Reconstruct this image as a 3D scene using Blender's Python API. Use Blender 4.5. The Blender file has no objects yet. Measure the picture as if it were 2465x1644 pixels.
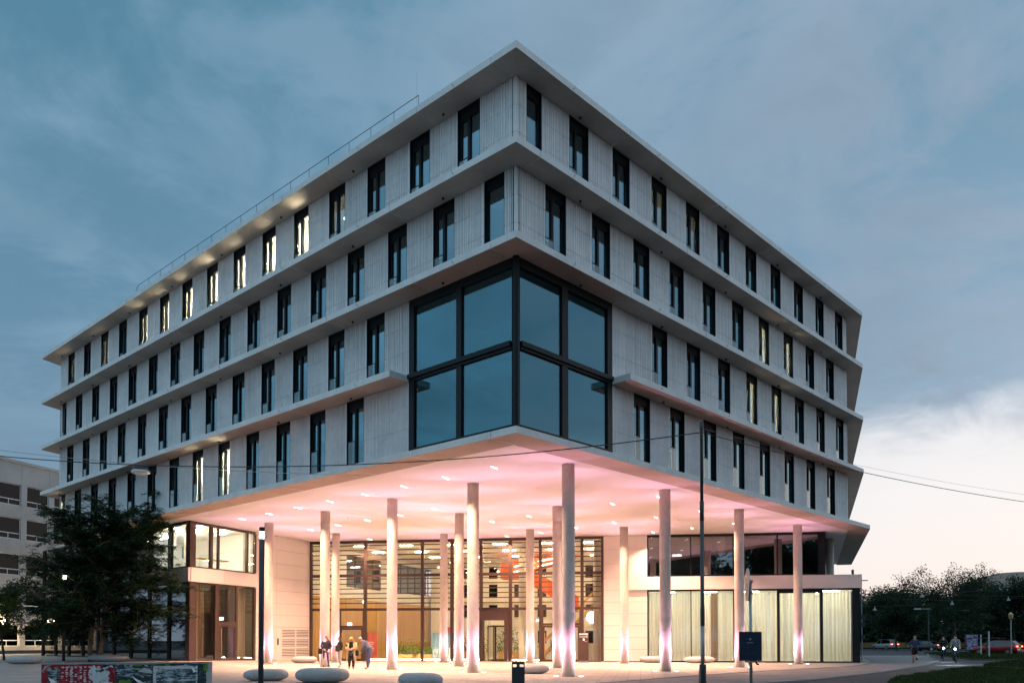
import bpy, bmesh, math, random
import numpy as np
from mathutils import Matrix, Vector

random.seed(7)
rng = np.random.default_rng(11)
scene = bpy.context.scene
COL = scene.collection
rad = math.radians

# ------------------------------------------------------------------ camera
cd = bpy.data.cameras.new("camera")
cd.sensor_width = 36.0
cd.lens = 1950.0 / 2465.0 * 36.0
cd.shift_y = (1492.95 - 822.0) / 2465.0
cd.clip_start = 0.1
cd.clip_end = 6000.0
cam = bpy.data.objects.new("camera", cd)
COL.objects.link(cam)
cam.location = (0.0, 0.0, 1.45)
cam.rotation_euler = (math.pi / 2 + 0.0245, 0.0, 0.0)
scene.camera = cam

# ------------------------------------------------------------------ view / render
scene.view_settings.view_transform = 'Standard'
scene.view_settings.look = 'None'
scene.view_settings.exposure = 0.72
scene.view_settings.gamma = 1.0
scene.view_settings.use_curve_mapping = False
scene.render.engine = 'CYCLES'
cy = scene.cycles
cy.use_denoising = True
cy.max_bounces = 10
cy.diffuse_bounces = 5
cy.glossy_bounces = 4
cy.transmission_bounces = 6
cy.transparent_max_bounces = 24
cy.sample_clamp_indirect = 6.0
cy.caustics_reflective = False
cy.caustics_refractive = False
cy.use_light_tree = True

# ------------------------------------------------------------------ dusk sky
SUN_AZ, SUN_EL = rad(55.0), rad(1.5)      # azimuth from +Y towards +X
world = bpy.data.worlds.new("World")
scene.world = world
world.use_nodes = True
nt = world.node_tree
nt.nodes.clear()


class NB:
    """small node-building helper"""
    def __init__(self, tree):
        self.t = tree

    def n(self, typ, **kw):
        nd = self.t.nodes.new(typ)
        for k, v in kw.items():
            setattr(nd, k, v)
        return nd

    def put(self, sock, v):
        if isinstance(v, (int, float, tuple, list)):
            if isinstance(v, (tuple, list)) and len(v) == 3 and sock.type == 'RGBA':
                v = (*v, 1.0)
            sock.default_value = v
        else:
            self.t.links.new(v, sock)

    def math(self, op, a, b=0.0, c=None, clamp=False):
        nd = self.n('ShaderNodeMath', operation=op)
        nd.use_clamp = clamp
        self.put(nd.inputs[0], a)
        self.put(nd.inputs[1], b)
        if c is not None:
            self.put(nd.inputs[2], c)
        return nd.outputs[0]

    def smooth(self, v, a, b, lo=0.0, hi=1.0):
        nd = self.n('ShaderNodeMapRange', interpolation_type='SMOOTHSTEP')
        self.put(nd.inputs['Value'], v)
        nd.inputs['From Min'].default_value = a
        nd.inputs['From Max'].default_value = b
        nd.inputs['To Min'].default_value = lo
        nd.inputs['To Max'].default_value = hi
        return nd.outputs[0]

    def mix(self, f, a, b, blend='MIX'):
        nd = self.n('ShaderNodeMix', data_type='RGBA', blend_type=blend)
        self.put(nd.inputs[0], f)
        self.put(nd.inputs[6], a)
        self.put(nd.inputs[7], b)
        return nd.outputs[2]

    def ramp(self, f, stops, interp='LINEAR'):
        nd = self.n('ShaderNodeValToRGB')
        cr = nd.color_ramp
        cr.interpolation = interp
        while len(cr.elements) < len(stops):
            cr.elements.new(0.5)
        for e, (p, c) in zip(cr.elements, stops):
            e.position = p
            e.color = (*c, 1.0)
        self.put(nd.inputs[0], f)
        return nd.outputs[0]

    def noise(self, vec, scale, detail=4.0, rough=0.55, dist=0.0):
        nd = self.n('ShaderNodeTexNoise')
        if vec is not None:
            self.t.links.new(vec, nd.inputs['Vector'])
        nd.inputs['Scale'].default_value = scale
        nd.inputs['Detail'].default_value = detail
        nd.inputs['Roughness'].default_value = rough
        nd.inputs['Distortion'].default_value = dist
        return nd.outputs[0]


w = NB(nt)
tc = w.n('ShaderNodeTexCoord')
nrm = w.n('ShaderNodeVectorMath', operation='NORMALIZE')
nt.links.new(tc.outputs['Generated'], nrm.inputs[0])
sep = w.n('ShaderNodeSeparateXYZ')
nt.links.new(nrm.outputs[0], sep.inputs[0])
dx, dy, dz = sep.outputs
el = w.math('MAXIMUM', dz, 0.0)
# azimuth terms (independent of elevation)
hl = w.math('MAXIMUM', w.math('SQRT', w.math('ADD', w.math('MULTIPLY', dx, dx), w.math('MULTIPLY', dy, dy))), 1e-3)
hx = w.math('DIVIDE', dx, hl)
hy = w.math('DIVIDE', dy, hl)
sdot = w.math('ADD', w.math('MULTIPLY', hx, math.sin(SUN_AZ)), w.math('MULTIPLY', hy, math.cos(SUN_AZ)))
# cloud-deck coordinates: direction projected on a layer overhead
zz = w.math('ADD', el, 0.16)
cmb = w.n('ShaderNodeCombineXYZ')
nt.links.new(w.math('DIVIDE', dx, zz), cmb.inputs[0])
nt.links.new(w.math('DIVIDE', dy, zz), cmb.inputs[1])
cmb.inputs[2].default_value = 0.37
n1 = w.noise(cmb.outputs[0], 1.3, 7.0, 0.56, 0.7)
n2 = w.noise(cmb.outputs[0], 3.4, 8.0, 0.6, 0.5)
n3 = w.noise(cmb.outputs[0], 0.45, 3.0, 0.5, 0.2)
# deck colour: teal away from the afterglow, grey-lilac towards it
cool0 = w.ramp(el, [(0.0, (0.145, 0.20, 0.275)), (0.12, (0.118, 0.178, 0.248)), (0.32, (0.080, 0.160, 0.235)), (0.62, (0.048, 0.135, 0.205)), (1.0, (0.36, 0.44, 0.52))])
teal = w.ramp(el, [(0.0, (0.29, 0.37, 0.46)), (0.25, (0.18, 0.35, 0.48)), (0.62, (0.21, 0.36, 0.49)), (1.0, (0.36, 0.44, 0.52))])
cool = w.mix(w.smooth(hy, 0.15, 0.84), teal, cool0)  # brighter ramp beside and behind the camera, raised to light the facades
warm = w.ramp(el, [(0.0, (0.44, 0.44, 0.48)), (0.16, (0.245, 0.305, 0.385)), (0.32, (0.145, 0.230, 0.312)), (0.62, (0.082, 0.178, 0.255)), (1.0, (0.36, 0.44, 0.52))])
deck = w.mix(w.smooth(sdot, 0.05, 1.0), cool, warm)
lightc = w.mix(w.smooth(sdot, 0.2, 1.0), (0.165, 0.258, 0.345), (0.27, 0.315, 0.39))
cl = w.smooth(w.math('ADD', w.math('MULTIPLY', n1, 0.5), w.math('MULTIPLY', n2, 0.5)), 0.43, 0.60)
deck = w.mix(w.math('MULTIPLY', cl, 0.55), deck, lightc)
darkc = w.mix(w.smooth(sdot, 0.2, 1.0), (0.05, 0.125, 0.178), (0.115, 0.162, 0.215))
dk = w.smooth(w.math('ADD', w.math('MULTIPLY', n3, 0.6), w.math('MULTIPLY', n2, 0.4)), 0.47, 0.66)
deck = w.mix(w.math('MULTIPLY', dk, 0.62), deck, darkc)
# the clear bright strip under the deck, towards the afterglow
edge = w.math('ADD', el, w.math('MULTIPLY', w.math('SUBTRACT', n2, 0.5), 0.11))
strip = w.math('MULTIPLY', w.smooth(edge, 0.195, 0.262, 1.0, 0.0), w.smooth(sdot, 0.45, 0.90))
stripc = w.ramp(el, [(0.0, (0.60, 0.46, 0.42)), (0.07, (0.57, 0.515, 0.50)), (0.16, (0.545, 0.53, 0.535)), (0.30, (0.45, 0.47, 0.505))])
skyc = w.mix(strip, deck, stripc)
# physical sky underneath (the sun just at the horizon), seen only as a faint share
st = w.n('ShaderNodeTexSky', sky_type='NISHITA')
st.sun_disc = False
st.sun_elevation = SUN_EL
st.sun_rotation = SUN_AZ
st.altitude = 60.0
skyc = w.mix(0.012, skyc, st.outputs[0], 'ADD')
bg = w.n('ShaderNodeBackground')
nt.links.new(skyc, bg.inputs['Color'])
bg.inputs['Strength'].default_value = 1.0
wo = w.n('ShaderNodeOutputWorld')
nt.links.new(bg.outputs[0], wo.inputs['Surface'])

# ------------------------------------------------------------------ sun (behind cloud, all but set)
sd = bpy.data.lights.new("sun", 'SUN')
sd.energy = 0.12
sd.angle = rad(20.0)
sd.color = (1.0, 0.82, 0.74)
sun = bpy.data.objects.new("sun", sd)
COL.objects.link(sun)
tosun = Vector((math.sin(SUN_AZ) * math.cos(rad(6)), math.cos(SUN_AZ) * math.cos(rad(6)), math.sin(rad(6))))
sun.rotation_euler = tosun.to_track_quat('Z', 'Y').to_euler()

# ------------------------------------------------------------------ materials
MATS = {}


def mat(name, base, rough=0.7, metal=0.0, var=0.0, vscale=3.0, bump=0.0, bscale=40.0, spec=0.5, coords='Object', hue=None, stretch=None):
    m = bpy.data.materials.new(name)
    m.use_nodes = True
    t = m.node_tree
    b = t.nodes['Principled BSDF']
    k = NB(t)
    b.inputs['Roughness'].default_value = rough
    b.inputs['Metallic'].default_value = metal
    b.inputs['Specular IOR Level'].default_value = spec
    if var > 0 or bump > 0:
        g = k.n('ShaderNodeNewGeometry')
        pos = g.outputs['Position']
        if stretch:
            mp = k.n('ShaderNodeMapping')
            mp.inputs['Scale'].default_value = stretch
            t.links.new(pos, mp.inputs[0])
            pos = mp.outputs[0]
    if var > 0:
        a = k.noise(pos, vscale, 6.0, 0.6)
        c = k.noise(pos, vscale * 7.3, 4.0, 0.6)
        f = k.smooth(k.math('ADD', k.math('MULTIPLY', a, 0.65), k.math('MULTIPLY', c, 0.35)), 0.3, 0.7)
        lo = tuple(x * (1 - var) for x in base)
        hi = tuple(min(1, x * (1 + var)) for x in base)
        if hue:
            lo = tuple(x * h for x, h in zip(lo, hue))
        col = k.mix(f, lo, hi)
        t.links.new(col, b.inputs['Base Color'])
        rn = k.smooth(c, 0.3, 0.7, max(0.02, rough - 0.08), min(1, rough + 0.08))
        t.links.new(rn, b.inputs['Roughness'])
    else:
        b.inputs['Base Color'].default_value = (*base, 1)
    if bump > 0:
        bn = k.n('ShaderNodeBump')
        bn.inputs['Strength'].default_value = bump
        bn.inputs['Distance'].default_value = 0.02
        t.links.new(k.noise(pos, bscale, 5.0, 0.6), bn.inputs['Height'])
        t.links.new(bn.outputs[0], b.inputs['Normal'])
    MATS[name] = m
    return m


def emit(name, col, strength, base=(0.8, 0.8, 0.8)):
    m = bpy.data.materials.new(name)
    m.use_nodes = True
    b = m.node_tree.nodes['Principled BSDF']
    b.inputs['Base Color'].default_value = (*base, 1)
    b.inputs['Emission Color'].default_value = (*col, 1)
    b.inputs['Emission Strength'].default_value = strength
    MATS[name] = m
    return m


def glass(name, refl, tint=(0.85, 0.9, 0.9), rough=0.0, wav=0.0, fres=0.8, gcol=(0.95, 0.97, 1.0)):
    """thin pane: share of mirror reflection rising towards grazing angles, the rest passes through"""
    m = bpy.data.materials.new(name)
    m.use_nodes = True
    t = m.node_tree
    t.nodes.clear()
    k = NB(t)
    o = k.n('ShaderNodeOutputMaterial')
    gl = k.n('ShaderNodeBsdfGlossy')
    gl.inputs['Roughness'].default_value = rough
    gl.inputs['Color'].default_value = (*gcol, 1)
    tr = k.n('ShaderNodeBsdfTransparent')
    tr.inputs['Color'].default_value = (*tint, 1)
    lw = k.n('ShaderNodeLayerWeight')
    lw.inputs['Blend'].default_value = 0.5
    f = k.math('POWER', lw.outputs['Facing'], 4.0)
    f = k.math('ADD', k.math('MULTIPLY', f, fres * (1 - refl)), refl, clamp=True)
    if wav > 0:
        g = k.n('ShaderNodeNewGeometry')
        bn = k.n('ShaderNodeBump')
        bn.inputs['Strength'].default_value = wav
        bn.inputs['Distance'].default_value = 0.02
        t.links.new(k.noise(g.outputs['Position'], 0.5, 1.0), bn.inputs['Height'])
        t.links.new(bn.outputs[0], gl.inputs['Normal'])
    mx = k.n('ShaderNodeMixShader')
    t.links.new(f, mx.inputs[0])
    t.links.new(tr.outputs[0], mx.inputs[1])
    t.links.new(gl.outputs[0], mx.inputs[2])
    t.links.new(mx.outputs[0], o.inputs[0])
    MATS[name] = m
    return m


def fabric(name, col, trans=0.5):
    """curtain cloth, lets light through"""
    m = bpy.data.materials.new(name)
    m.use_nodes = True
    t = m.node_tree
    t.nodes.clear()
    k = NB(t)
    o = k.n('ShaderNodeOutputMaterial')
    d = k.n('ShaderNodeBsdfDiffuse')
    tl = k.n('ShaderNodeBsdfTranslucent')
    g = k.n('ShaderNodeNewGeometry')
    mp = k.n('ShaderNodeMapping')
    mp.inputs['Scale'].default_value = (5.0, 5.0, 0.03)
    t.links.new(g.outputs['Position'], mp.inputs[0])
    nz = k.noise(mp.outputs[0], 1.6, 4.0, 0.6)
    c = k.mix(k.smooth(nz, 0.32, 0.68), tuple(x * 0.82 for x in col), tuple(min(1, x * 1.12) for x in col))
    t.links.new(c, d.inputs[0])
    t.links.new(c, tl.inputs[0])
    mx = k.n('ShaderNodeMixShader')
    mx.inputs[0].default_value = trans
    t.links.new(d.outputs[0], mx.inputs[1])
    t.links.new(tl.outputs[0], mx.inputs[2])
    t.links.new(mx.outputs[0], o.inputs[0])
    MATS[name] = m
    return m


def leafmat(name, c1, c2, trans=0.25):
    m = bpy.data.materials.new(name)
    m.use_nodes = True
    t = m.node_tree
    t.nodes.clear()
    k = NB(t)
    o = k.n('ShaderNodeOutputMaterial')
    g = k.n('ShaderNodeNewGeometry')
    v = k.math('ADD', k.math('MULTIPLY', g.outputs['Random Per Island'], 0.55), k.math('MULTIPLY', k.noise(g.outputs['Position'], 0.7, 3.0), 0.6))
    c = k.mix(k.smooth(v, 0.2, 0.95), c1, c2)
    p = k.n('ShaderNodeBsdfPrincipled')
    t.links.new(c, p.inputs['Base Color'])
    p.inputs['Roughness'].default_value = 0.55
    p.inputs['Specular IOR Level'].default_value = 0.12
    tl = k.n('ShaderNodeBsdfTranslucent')
    t.links.new(c, tl.inputs[0])
    mx = k.n('ShaderNodeMixShader')
    mx.inputs[0].default_value = trans
    t.links.new(p.outputs[0], mx.inputs[1])
    t.links.new(tl.outputs[0], mx.inputs[2])
    t.links.new(mx.outputs[0], o.inputs[0])
    MATS[name] = m
    return m


def paving(name, c1, c2, mortar, bw, bh, rot=0.0, bump=0.5, stain=0.25):
    m = bpy.data.materials.new(name)
    m.use_nodes = True
    t = m.node_tree
    b = t.nodes['Principled BSDF']
    k = NB(t)
    g = k.n('ShaderNodeNewGeometry')
    mp = k.n('ShaderNodeMapping')
    mp.inputs['Rotation'].default_value = (0, 0, rot)
    t.links.new(g.outputs['Position'], mp.inputs[0])
    br = k.n('ShaderNodeTexBrick')
    t.links.new(mp.outputs[0], br.inputs['Vector'])
    br.inputs['Color1'].default_value = (*c1, 1)
    br.inputs['Color2'].default_value = (*c2, 1)
    br.inputs['Mortar'].default_value = (*mortar, 1)
    br.inputs['Scale'].default_value = 1.0
    br.inputs['Mortar Size'].default_value = 0.02
    br.inputs['Mortar Smooth'].default_value = 0.2
    br.inputs['Brick Width'].default_value = bw
    br.inputs['Row Height'].default_value = bh
    nz = k.smooth(k.noise(g.outputs['Position'], 0.55, 7.0, 0.65), 0.3, 0.72)
    nf = k.smooth(k.noise(g.outputs['Position'], 6.0, 4.0, 0.6), 0.3, 0.7)
    c = k.mix(k.math('MULTIPLY', nz, stain), br.outputs['Color'], tuple(x * 0.55 for x in c1))
    c = k.mix(k.math('MULTIPLY', nf, 0.18), c, tuple(min(1, x * 1.25) for x in c2))
    t.links.new(c, b.inputs['Base Color'])
    t.links.new(k.smooth(nz, 0, 1, 0.62, 0.82), b.inputs['Roughness'])
    bn = k.n('ShaderNodeBump')
    bn.inputs['Strength'].default_value = bump
    bn.inputs['Distance'].default_value = 0.008
    bn.invert = True
    t.links.new(br.outputs['Fac'], bn.inputs['Height'])
    t.links.new(bn.outputs[0], b.inputs['Normal'])
    MATS[name] = m
    return m


mat('facade', (0.87, 0.84, 0.83), 0.8, var=0.10, vscale=0.6, bump=0.15, bscale=25)
mat('slab', (0.84, 0.815, 0.79), 0.75, var=0.10, vscale=0.9, bump=0.12, bscale=14)
mat('soffit', (0.72, 0.67, 0.63), 0.8, var=0.09, vscale=0.5, bump=0.08)
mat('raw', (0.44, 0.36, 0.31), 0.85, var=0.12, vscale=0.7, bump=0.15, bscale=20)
mat('ceiling', (0.86, 0.82, 0.79), 0.8, var=0.025, vscale=0.3)
mat('column', (0.60, 0.55, 0.50), 0.6, var=0.17, vscale=1.3, bump=0.25, bscale=16, stretch=(1, 1, 0.45))
mat('joint', (0.05, 0.05, 0.05), 0.9)
mat('anthracite', (0.012, 0.015, 0.018), 0.45, var=0.15, vscale=5, spec=0.22)
mat('bronze', (0.062, 0.036, 0.030), 0.42, var=0.18, vscale=5)
mat('panel', (0.80, 0.75, 0.72), 0.62, var=0.035, vscale=0.8)
mat('plaster', (0.78, 0.77, 0.74), 0.8, var=0.04, vscale=0.8)
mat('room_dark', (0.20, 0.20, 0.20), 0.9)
mat('room_light', (0.75, 0.72, 0.66), 0.9)
mat('room_white', (0.74, 0.74, 0.72), 0.9)
mat('blind', (0.52, 0.52, 0.50), 0.8)
mat('wood', (0.56, 0.32, 0.075), 0.5, var=0.22, vscale=1.2, stretch=(6, 6, 0.25))
mat('orange', (0.75, 0.13, 0.025), 0.5, var=0.08)
mat('steel', (0.45, 0.45, 0.45), 0.3, metal=1.0)
mat('galv', (0.38, 0.40, 0.41), 0.45, metal=0.7, var=0.15, vscale=9)
mat('darkmetal', (0.030, 0.036, 0.042), 0.4, var=0.15, vscale=5)
mat('polegreen', (0.045, 0.062, 0.065), 0.5, var=0.35, vscale=3, bump=0.1)
mat('navy', (0.010, 0.022, 0.055), 0.45, var=0.15, vscale=4)
mat('black', (0.012, 0.012, 0.014), 0.5)
mat('rubber', (0.016, 0.016, 0.016), 0.85)
mat('stone', (0.42, 0.42, 0.42), 0.7, var=0.14, vscale=3, bump=0.2, bscale=60)
mat('asphalt', (0.052, 0.053, 0.056), 0.9, var=0.25, vscale=0.5, bump=0.4, bscale=60)
mat('floor_in', (0.46, 0.42, 0.36), 0.35, var=0.06)
mat('kerb', (0.20, 0.20, 0.20), 0.85, var=0.2, vscale=2)
mat('soil', (0.035, 0.045, 0.02), 0.95, var=0.3, vscale=2)
mat('bark', (0.24, 0.17, 0.10), 0.85, var=0.35, vscale=6, bump=0.6, bscale=30, stretch=(1, 1, 0.3))
mat('bark_dark', (0.06, 0.05, 0.04), 0.9, var=0.3, vscale=4)
mat('old_concrete', (0.46, 0.44, 0.42), 0.85, var=0.13, vscale=0.4, bump=0.15)
mat('white_paint', (0.78, 0.78, 0.77), 0.5, var=0.06)
mat('paper', (0.70, 0.72, 0.72), 0.8, var=0.1, vscale=6)
mat('skin', (0.52, 0.32, 0.24), 0.55)
mat('lampwhite', (0.8, 0.8, 0.78), 0.4)
mat('lampgrey', (0.30, 0.31, 0.33), 0.5)
mat('brass', (0.55, 0.40, 0.20), 0.4, metal=0.6)
mat('terracotta', (0.32, 0.16, 0.09), 0.8, var=0.2)
glass('glass_up', 0.28, (0.62, 0.68, 0.70), wav=0.03, gcol=(0.62, 0.90, 1.0))
glass('glass_box', 0.21, (0.36, 0.54, 0.60), wav=0.12, gcol=(0.48, 0.86, 0.97))
glass('glass_rail', 0.10, (0.86, 0.93, 0.92))
glass('glass_lobby', 0.05, (0.90, 0.90, 0.88))
glass('glass_right', 0.075, (0.86, 0.86, 0.82))
glass('glass_dark', 0.20, (0.45, 0.46, 0.46))
glass('glass_car', 0.10, (0.12, 0.13, 0.14))
glass('glass_far', 0.018, (0.30, 0.34, 0.36), fres=0.10)
fabric('curtain_cream', (0.88, 0.87, 0.77), 0.6)
fabric('curtain_white', (0.86, 0.80, 0.72), 0.55)
fabric('curtain_brown', (0.36, 0.27, 0.20), 0.4)
leafmat('leaf_locust', (0.010, 0.030, 0.015), (0.034, 0.085, 0.030))
leafmat('leaf_small', (0.03, 0.05, 0.01), (0.09, 0.11, 0.02))
leafmat('leaf_far', (0.014, 0.034, 0.020), (0.050, 0.076, 0.036), 0.25)
leafmat('leaf_indoor', (0.05, 0.14, 0.03), (0.20, 0.34, 0.10))
leafmat('grass', (0.012, 0.034, 0.008), (0.045, 0.082, 0.02), 0.2)
paving('pavers', (0.32, 0.295, 0.27), (0.43, 0.40, 0.37), (0.10, 0.095, 0.09), 1.0, 0.5, rot=rad(9), stain=0.45)
paving('footway', (0.20, 0.19, 0.19), (0.25, 0.24, 0.235), (0.10, 0.10, 0.10), 0.4, 0.4, rot=rad(-35))
emit('lamp_warm', (1.0, 0.74, 0.42), 78.0)
emit('lamp_pavilion', (1.0, 0.90, 0.70), 52.0)
emit('lamp_room', (1.0, 0.95, 0.80), 30.0)
emit('lamp_white', (1.0, 0.93, 0.80), 14.0)
emit('lamp_cool', (0.92, 0.97, 1.0), 9.0)
emit('downlight', (1.0, 0.95, 0.88), 6.0)
emit('uplens', (1.0, 0.92, 0.97), 10.0)
emit('tail', (1.0, 0.10, 0.04), 7.0, (0.3, 0.01, 0.01))
emit('tail_warm', (1.0, 0.42, 0.10), 6.0, (0.3, 0.1, 0.02))
emit('bike_lamp', (0.55, 0.85, 1.0), 40.0)
emit('globe', (1.0, 0.97, 0.90), 2.6)
emit('exit_white', (0.85, 0.95, 1.0), 4.0)
emit('exit_green', (0.35, 1.0, 0.62), 3.0)
emit('lit_pane', (1.0, 0.80, 0.46), 1.4)

# ------------------------------------------------------------------ geometry helpers
WM = {}


def link(o, parent=None, world=None):
    """link; a child keeps its world placement"""
    COL.objects.link(o)
    world = Matrix() if world is None else world
    if parent is not None:
        o.parent = parent
        o.matrix_parent_inverse = WM[parent.name].inverted()
    o.matrix_basis = world
    WM[o.name] = world.copy()
    return o


def tag(o, label=None, cat=None, group=None, kind=None):
    if label:
        o["label"] = label
    if cat:
        o["category"] = cat
    if group:
        o["group"] = group
    if kind:
        o["kind"] = kind
    return o


def empty(name, loc, rz=0.0, parent=None):
    o = bpy.data.objects.new(name, None)
    o.empty_display_size = 0.3
    return link(o, parent, Matrix.Translation(loc) @ Matrix.Rotation(rz, 4, 'Z'))


class Fr:
    """vertical working frame: s along, t inwards (90 deg counter-clockwise of s), z up"""
    def __init__(self, o, d, z=0.0):
        l = math.hypot(d[0], d[1])
        self.o = (o[0], o[1])
        self.d = (d[0] / l, d[1] / l)
        self.z = z

    def p(self, s, t, z):
        return (self.o[0] + self.d[0] * s - self.d[1] * t, self.o[1] + self.d[1] * s + self.d[0] * t, self.z + z)

    def ang(self):
        return math.atan2(self.d[1], self.d[0])

    def mx(self, s=0.0, t=0.0, z=0.0):
        return Matrix.Translation(self.p(s, t, z)) @ Matrix.Rotation(self.ang(), 4, 'Z')


ID = Fr((0, 0), (1, 0))


class MB:
    def __init__(self):
        self.v = []
        self.f = []
        self.m = []
        self.mi = 0

    def add(self, vs, fs):
        b = len(self.v)
        self.v += [tuple(x) for x in vs]
        for f in fs:
            self.f.append(tuple(i + b for i in f))
            self.m.append(self.mi)
        return self

    def box(self, s0, s1, t0, t1, z0, z1, fr=ID):
        if s0 > s1: s0, s1 = s1, s0
        if t0 > t1: t0, t1 = t1, t0
        vs = [fr.p(s, t, z) for z in (z0, z1) for (s, t) in ((s0, t0), (s1, t0), (s1, t1), (s0, t1))]
        return self.add(vs, [(3, 2, 1, 0), (4, 5, 6, 7), (0, 1, 5, 4), (1, 2, 6, 5), (2, 3, 7, 6), (3, 0, 4, 7)])

    def prism(self, poly, z0, z1):
        n = len(poly)
        a = sum(poly[i][0] * poly[(i + 1) % n][1] - poly[(i + 1) % n][0] * poly[i][1] for i in range(n))
        if a < 0:
            poly = poly[::-1]
        vs = [(x, y, z0) for x, y in poly] + [(x, y, z1) for x, y in poly]
        fs = [tuple(range(n - 1, -1, -1)), tuple(range(n, 2 * n))]
        fs += [(i, (i + 1) % n, n + (i + 1) % n, n + i) for i in range(n)]
        return self.add(vs, fs)

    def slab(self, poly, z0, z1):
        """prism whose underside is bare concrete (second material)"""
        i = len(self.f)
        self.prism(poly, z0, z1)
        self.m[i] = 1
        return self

    def extrude(self, pts, vec):
        """flat outline (3-D points) pushed along vec into a solid"""
        n = len(pts)
        vs = [tuple(p) for p in pts] + [tuple(p[i] + vec[i] for i in range(3)) for p in pts]
        fs = [tuple(range(n - 1, -1, -1)), tuple(range(n, 2 * n))]
        fs += [(i, (i + 1) % n, n + (i + 1) % n, n + i) for i in range(n)]
        return self.add(vs, fs)

    def tube(self, pts, r, n=8, cap=True):
        pts = [Vector(p) for p in pts]
        rs = r if isinstance(r, (list, tuple)) else [r] * len(pts)
        b = len(self.v)
        up = Vector((0, 0, 1))
        for i, p in enumerate(pts):
            d = (pts[min(i + 1, len(pts) - 1)] - pts[max(i - 1, 0)])
            d.normalize()
            ref = up if abs(d.z) < 0.95 else Vector((1, 0, 0))
            x = d.cross(ref).normalized()
            y = d.cross(x).normalized()
            for k in range(n):
                a = 2 * math.pi * k / n
                self.v.append(tuple(p + x * (math.cos(a) * rs[i]) + y * (math.sin(a) * rs[i])))
        for i in range(len(pts) - 1):
            for k in range(n):
                a = b + i * n + k
                c = b + i * n + (k + 1) % n
                self.f.append((a, c, c + n, a + n))
                self.m.append(self.mi)
        if cap:
            self.f.append(tuple(b + k for k in range(n - 1, -1, -1)))
            self.f.append(tuple(b + (len(pts) - 1) * n + k for k in range(n)))
            self.m += [self.mi] * 2
        return self

    def lathe(self, prof, c=(0, 0, 0), n=16):
        b = len(self.v)
        for (r, z) in prof:
            for k in range(n):
                a = 2 * math.pi * k / n
                self.v.append((c[0] + r * math.cos(a), c[1] + r * math.sin(a), c[2] + z))
        for i in range(len(prof) - 1):
            for k in range(n):
                a = b + i * n + k
                q = b + i * n + (k + 1) % n
                self.f.append((a, q, q + n, a + n))
                self.m.append(self.mi)
        self.f.append(tuple(b + k for k in range(n - 1, -1, -1)))
        self.f.append(tuple(b + (len(prof) - 1) * n + k for k in range(n)))
        self.m += [self.mi] * 2
        return self

    def ball(self, c, r, n=10, m=7):
        rx, ry, rz = r if isinstance(r, (tuple, list)) else (r, r, r)
        prof = []
        b = len(self.v)
        for i in range(m + 1):
            a = math.pi * (i + 0.02) / (m + 0.04)
            for k in range(n):
                t = 2 * math.pi * k / n
                self.v.append((c[0] + rx * math.sin(a) * math.cos(t), c[1] + ry * math.sin(a) * math.sin(t), c[2] - rz * math.cos(a)))
        for i in range(m):
            for k in range(n):
                a = b + i * n + k
                q = b + i * n + (k + 1) % n
                self.f.append((a, q, q + n, a + n))
                self.m.append(self.mi)
        return self

    def mesh(self, name, mats, smooth=False):
        me = bpy.data.meshes.new(name)
        me.from_pydata(self.v, [], self.f)
        for x in (mats if isinstance(mats, (list, tuple)) else [mats]):
            me.materials.append(MATS[x])
        if any(self.m):
            me.polygons.foreach_set('material_index', self.m)
        if smooth:
            me.polygons.foreach_set('use_smooth', [True] * len(me.polygons))
        me.update()
        return me

    def build(self, name, mats, parent=None, world=None, smooth=False):
        return link(bpy.data.objects.new(name, self.mesh(name, mats, smooth)), parent, world)


def inst(name, me, parent, world):
    return link(bpy.data.objects.new(name, me), parent, world)


def copy_tree(root, world):
    """copy a thing with its parts and their sub-parts to a new place"""
    d = world @ WM[root.name].inverted()

    def rec(o, par):
        c = o.copy()
        COL.objects.link(c)
        wm = d @ WM[o.name]
        if par is not None:
            c.parent = par
            c.matrix_parent_inverse = WM[par.name].inverted()
        c.matrix_basis = wm
        WM[c.name] = wm
        for ch in list(o.children):
            if ch.name in WM:
                rec(ch, c)
        return c
    return rec(root, None)


def npmesh(name, V, F, matname, smooth=False):
    me = bpy.data.meshes.new(name)
    V = np.asarray(V, np.float32)
    F = np.asarray(F, np.int32)
    k = F.shape[1]
    me.vertices.add(len(V))
    me.vertices.foreach_set('co', V.ravel())
    me.loops.add(F.size)
    me.loops.foreach_set('vertex_index', F.ravel())
    me.polygons.add(len(F))
    me.polygons.foreach_set('loop_start', np.arange(0, F.size, k, dtype=np.int32))
    me.polygons.foreach_set('loop_total', np.full(len(F), k, np.int32))
    me.materials.append(MATS[matname])
    me.update(calc_edges=True)
    return me


def sst(a, b, x):
    t = min(1.0, max(0.0, (x - a) / (b - a)))
    return t * t * (3 - 2 * t)


def gz(x, y):
    """the plaza rises a hand's breadth towards its west end"""
    return 0.24 * sst(13, 19.5, -x) * sst(30, 44, y)


def lamp(name, typ, loc, energy, col, parent=None, direction=(0, 0, -1), **kw):
    l = bpy.data.lights.new(name, typ)
    l.energy = energy
    l.color = col
    for k, v in kw.items():
        setattr(l, k, v)
    o = bpy.data.objects.new(name, l)
    q = Vector(direction).to_track_quat('-Z', 'Y')
    link(o, parent, Matrix.Translation(loc) @ q.to_matrix().to_4x4())
    return o


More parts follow.
